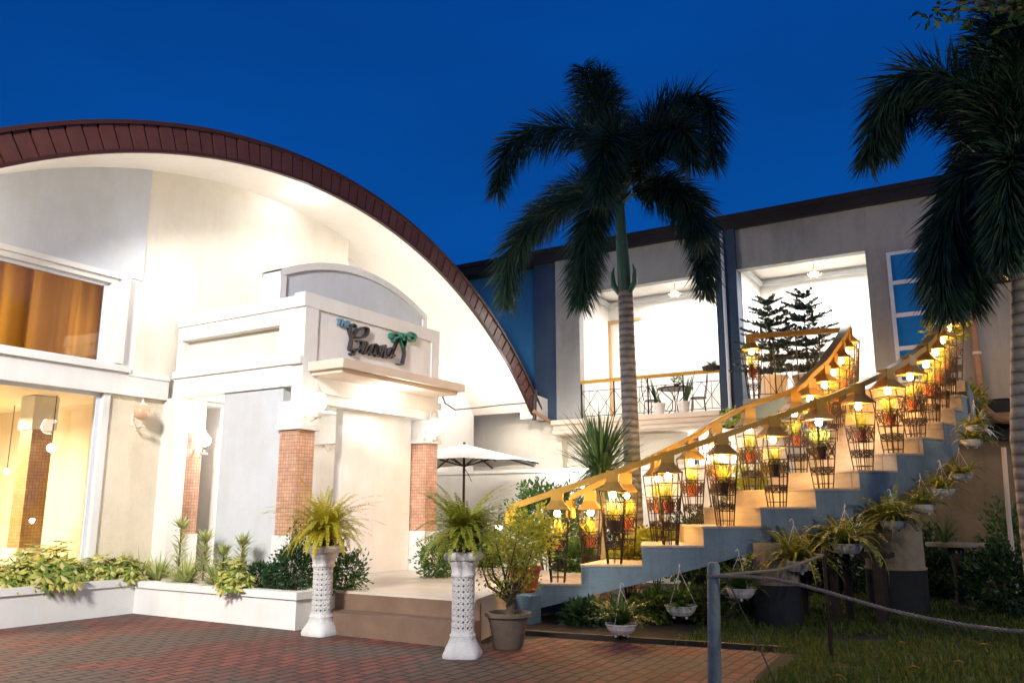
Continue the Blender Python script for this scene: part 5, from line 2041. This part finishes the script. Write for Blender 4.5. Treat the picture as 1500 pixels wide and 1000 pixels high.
# gallery pots
def snake(loc, label, lean):
    q = V(loc)
    pot('planter_pot', [(.11, 0), (.12, .02), (.15, .22), (.16, .22), (.16, .26), (.14, .26)], M['bowl'], q, 'pale round pot under the ' + label, 'pot', 'pale pots by the gallery railing', (.14, .24))
    t = thing('snake_plant', label, 'plant', q + V((0, 0, .22)), 'upright plants by the gallery railing')
    mb = MB()
    for i in range(13):
        mb.blade((rnd(-.07, .07), rnd(-.07, .07), 0), 3.14 + rnd(-.5, .5) if lean < 0 else rnd(-.5, .5), rnd(1.0, 1.4), rnd(.6, 1.0), .07, rnd(-.1, .2), 4)
    mb.build('foliage', M['yucca'], t)


q = P(966, 612, y=YB - .15)
snake((q.x, q.y, ZF), 'tall upright cactus like plant left of the gallery table', -1)
q = P(1002, 612, y=YB - .15)
snake((q.x, q.y, ZF), 'leaning strap leaved plant in front of the gallery table', 1)
q = P(1044, 541, y=YB + .05)
pot('window_box', [(.10, 0), (.22, .02), (.26, .12), (.24, .12)], M['pot_dark'], (q.x, q.y, q.z - .05), 'dark bowl planter on the right end of the gallery rail', 'pot', None, (.22, .11))
t = thing('rail_plant', 'small dark spiky plant in the bowl on the gallery rail', 'plant', (q.x, q.y, q.z + .05))
mb = MB()
strap_plant(mb, (0, 0, 0), 40, .3, .03, .3, 1.5, (.2, 1.0), 4)
mb.build('foliage', M['dkgreen'], t)
q = P(992, 565, y=19.7)
t = thing('table_plant', 'small leafy plant on the gallery table', 'plant', (q.x, q.y, ZF + .735))
MB().lathe([(.05, 0), (.07, .1)], (0, 0, 0), 12).build('pot_body', M['pot_dark'], t, True)
mb = MB()
bush(mb, (0, 0, .2), .14, .14, .12, 160, .07, .2, .3)
mb.build('foliage', M['midgreen'], t)


# norfolk pines on the landing
def norfolk(loc, label, h, potlb):
    q = V(loc)
    pot('square_pot', [(.20, 0), (.22, .02), (.30, .50), (.32, .50), (.32, .56), (.28, .56)], M['canopy'], q, potlb, 'pot', 'pale pots of the landing pines', (.28, .53))
    t = thing('norfolk_pine', label, 'pine', q + V((0, 0, .5)), 'potted pines on the landing')
    MB().tube([(0, 0, 0), (0, 0, h)], [.03, .008], 6).build('trunk', M['bark'], t)
    mb = MB()
    tiers = 7
    for i in range(tiers):
        z = .15 + (h - .2) * i / (tiers - 1)
        L = .72 * (1 - i / tiers) ** .8 + .16
        a0 = rnd(0, 6)
        for k in range(6):
            a = a0 + k * 1.047 + rnd(-.15, .15)
            d = V((math.cos(a), math.sin(a), .38 * (i / tiers) + .12))
            sd = V((-math.sin(a), math.cos(a), 0))
            p0 = V((0, 0, z))
            mb.bar(p0, p0 + d * L, .012)
            m_ = int(L / .028)
            for j in range(m_):
                f = (j + 1) / m_
                p = p0 + d * L * f
                sl = .16 * (1 - f * .6) * min(1, L / .5)
                for s_ in (-1, 1):
                    e = (sd * s_ + d * .7 + V((0, 0, rnd(-.1, .45)))).normalized()
                    for r_ in range(3):
                        mb.leaf(p + e * sl * r_ / 3, (e + V((rnd(-.3, .3), rnd(-.3, .3), rnd(-.2, .4)))).normalized(), V((rnd(-.5,.5), rnd(-.5,.5), 1)), sl * .75, .045)
    mb.build('foliage', M['pine'], t)


q = P(1134, 600, y=17.0)
norfolk((q.x, q.y, 3.6), 'left potted norfolk pine on the landing in front of the bright bay', 1.62, 'tapered pinkish pot of the left landing pine')
q = P(1188, 600, y=17.2)
norfolk((q.x, q.y, 3.6), 'right and taller potted norfolk pine on the landing', 1.72, 'tapered pinkish pot of the right landing pine')
q = P(1072, 612, y=18.3)
leafy('garden_bush', (q.x, q.y, 3.3), 'small yellow flowering plant at the foot of the slate blue pillar', .25, .2, .22, 500, .08, 'yellowgreen', None, 'plant', False, .2)
q = P(1385, 475, y=16.6)
leafy('garden_bush', (q.x, q.y, 4.2), 'yellow green leafy crown at the very top of the stairs below the palm fronds', .34, .3, .32, 1100, .09, 'yellowgreen', None, 'bush', True, .55, .4)
q = P(1425, 580, y=17.5)
leafy('garden_bush', (q.x, q.y, 3.0), 'wiry plant between the stair top and the rain pipe', .22, .2, .35, 500, .09, 'strap', None, 'bush', True, .5, .4)

# ================================================================== RIGHT SIDE CLUTTER
q = P(1230, 900, y=12.3)
t = thing('garden_table', 'long dark wooden table under the stairs', 'table', (q.x, 12.3, 0))
zt_ = .92
MB().box((-.62, -.25, zt_ - .06), (.72, .28, zt_)).build('tabletop', M['wood'], t)
for x, y in ((-.5, -.2), (.0, -.2), (.55, -.2), (-.5, .2), (.1, .22), (.55, .2)):
    MB().box((x - .05, y - .05, 0), (x + .05, y + .05, zt_ - .062)).build('leg', M['wood'], t)
q = P(1408, 880, y=15.0)
t = thing('round_table', 'round dark garden table in the shade right of the thick column', 'table', (q.x, 15.0, 0))
MB().lathe([(.001, .92), (.42, .92), (.43, .95), (.42, .98), (.001, .98)], (0, 0, 0), 28).build('tabletop', M['column'], t, True)
MB().lathe([(.22, 0), (.08, .06), (.06, .5), (.12, .918)], (0, 0, 0), 16).build('leg', M['wood'], t, True)
t = thing('table_plant', 'grassy plant standing on the round garden table', 'plant', (q.x - .15, 15.0, .98))
mb = MB()
strap_plant(mb, (0, 0, 0), 70, .6, .02, .3, 1.5, (.3, 1.2), 4)
mb.build('foliage', M['midgreen'], t)
t = thing('bamboo_pole', 'thin pale pole leaning against the shrubs at the right', 'pole', P(1488, 870, y=15.0))
pp('cane', lambda mb: mb.tube([P(1489, 870, y=15.0), P(1478, 760, y=15.1), P(1470, 655, y=15.2)], .035, 8), M['canopy'], t, True)
rs = [(1470, 860, 14.2, .55, .5, 'dkgreen', 'dark shrub at the right edge below the pole'), (1385, 870, 16.5, .7, .45, 'dkgreen', 'dark shrub behind the round garden table'),
      (1480, 745, 16.5, .6, .8, 'midgreen', 'taller shrub by the brown wall at the right edge'), (1345, 890, 16.8, .5, .4, 'midgreen', 'low shrub beyond the thick column'),
      (1030, 905, 11.2, .35, .22, 'grass', 'low green clump behind the second hanging bowl'), (960, 895, 10.8, .35, .22, 'grass', 'low green clump between the two lowest bowls'),
      (1120, 880, 12.6, .4, .2, 'grass', 'low lit clump left of the nearer tan column'), (860, 925, 10.2, .3, .15, 'dkgreen', 'low dark clump under the stair wall left of the lowest bowl')]
for px, py, y, r, rz_, m, lb in rs:
    q = P(px, py, y=y)
    leafy('shade_shrub', (q.x, q.y, 0), lb, r, r * .8, rz_, int(1900 * r / .5), .10, m, None, 'shrub', True, rz_ * .9, .4)
# dark bed edging
MB((-3.8, 9.3, 0)).add([(-5.5, 9.0, 0), (-2.4, 9.42, 0), (-2.4, 9.5, 0), (-5.5, 9.08, 0), (-5.5, 9.0, .05), (-2.4, 9.42, .05), (-2.4, 9.5, .05), (-5.5, 9.08, .05)],
                      [(4, 5, 6, 7), (0, 1, 5, 4), (1, 2, 6, 5), (2, 3, 7, 6), (3, 0, 4, 7)]).build('kerb', M['pot_dark'], kind='structure')
# fallen leaves
for i, (px, py) in enumerate(((1320, 942), (1338, 978), (1440, 945), (1226, 991), (1404, 970))):
    q = P(px, py, z=.07)
    mb = MB(q)
    mb.add([q + V((-.05, 0, 0)), q + V((0, -.035, .02)), q + V((.06, 0, .01)), q + V((0, .035, .025))], [(0, 1, 2, 3)])
    o = mb.build('fallen_leaf', M['dryleaf'])
    tag(o, 'dry fallen leaf on the lawn, ' + ['nearest the dark shade', 'below the upper two', 'right one near the rope', 'leftmost by the rope post', 'between the rope and the frame bottom'][i], 'leaf', 'dry leaves on the lawn')

# ================================================================== ROPE BARRIER
pq = P(1048, 960, y=7.2)
t = thing('rope_post', 'grey painted post holding the rope at the lower right', 'post', (pq.x, 7.2, 0))
MB().tube([(-.02, 0, 0), (0, 0, .5), (0.02, 0, 1.02), (.02, 0, 1.045)], [.058, .056, .054, .04], 16).build('shaft', M['post'], t, True)
MB().lathe([(.062, -.012), (.062, .012)], (.017, 0, .93), 16).build('ring', M['rope'], t, True)


def rope(pts, label):
    path = smooth_path([V(p) for p in pts], 14)
    mb = MB(path[0])
    for ph in (0, 2.094, 4.189):
        q_ = []
        s_ = 0
        for i, p in enumerate(path):
            tt = path[min(i + 1, len(path) - 1)] - path[max(i - 1, 0)]
            if i:
                s_ += (p - path[i - 1]).length
            u = V((0, 0, 1)).cross(tt).normalized()
            v = tt.normalized().cross(u)
            a = s_ * 60 + ph
            q_.append(p + (u * math.cos(a) + v * math.sin(a)) * .007)
        mb.tube(q_, .009, 5)
    o = mb.build('rope', M['rope'], None, True)
    tag(o, label, 'rope', 'ropes tied to the grey post')


pt = V((pq.x + .02, 7.2, .93))
p_end = P(1560, 928, y=6.4)
mid = [P(1180, 858, y=7.1), P(1320, 897, y=6.8), P(1450, 920, y=6.6)]


def dense(pts, m_=8):
    return smooth_path([V(p) for p in pts], m_)


rope(dense([pt + V((-.02, -.05, 0)), P(1110, 845, y=7.15)] + mid + [p_end]), 'near rope sagging from the post to the right edge')
rope(dense([pt + V((.0, .06, 0)), P(1100, 838, y=7.9), P(1150, 832, y=8.6), P(1207, 812, y=9.3)], 6), 'far rope rising from the post towards the fifth hanging bowl')
t = thing('rope_post', 'thin dark stake behind the hanging bowls where the far rope ends', 'post', (P(1207, 812, y=9.3).x, 9.3, 0))
MB().tube([(0, 0, 0), (0, 0, P(1207, 805, y=9.3).z)], .02, 8).build('shaft', M['iron'], t, True)
# guy stake
t = thing('guy_line', 'thin dark line slanting down from the rope post to the lawn', 'cable', P(1062, 845, y=7.3))
pp('line', lambda mb: mb.tube([P(1062, 842, y=7.3), P(1100, 920, y=7.2), P(1136, 1000, y=7.1)], .006, 5), M['cable'], t)
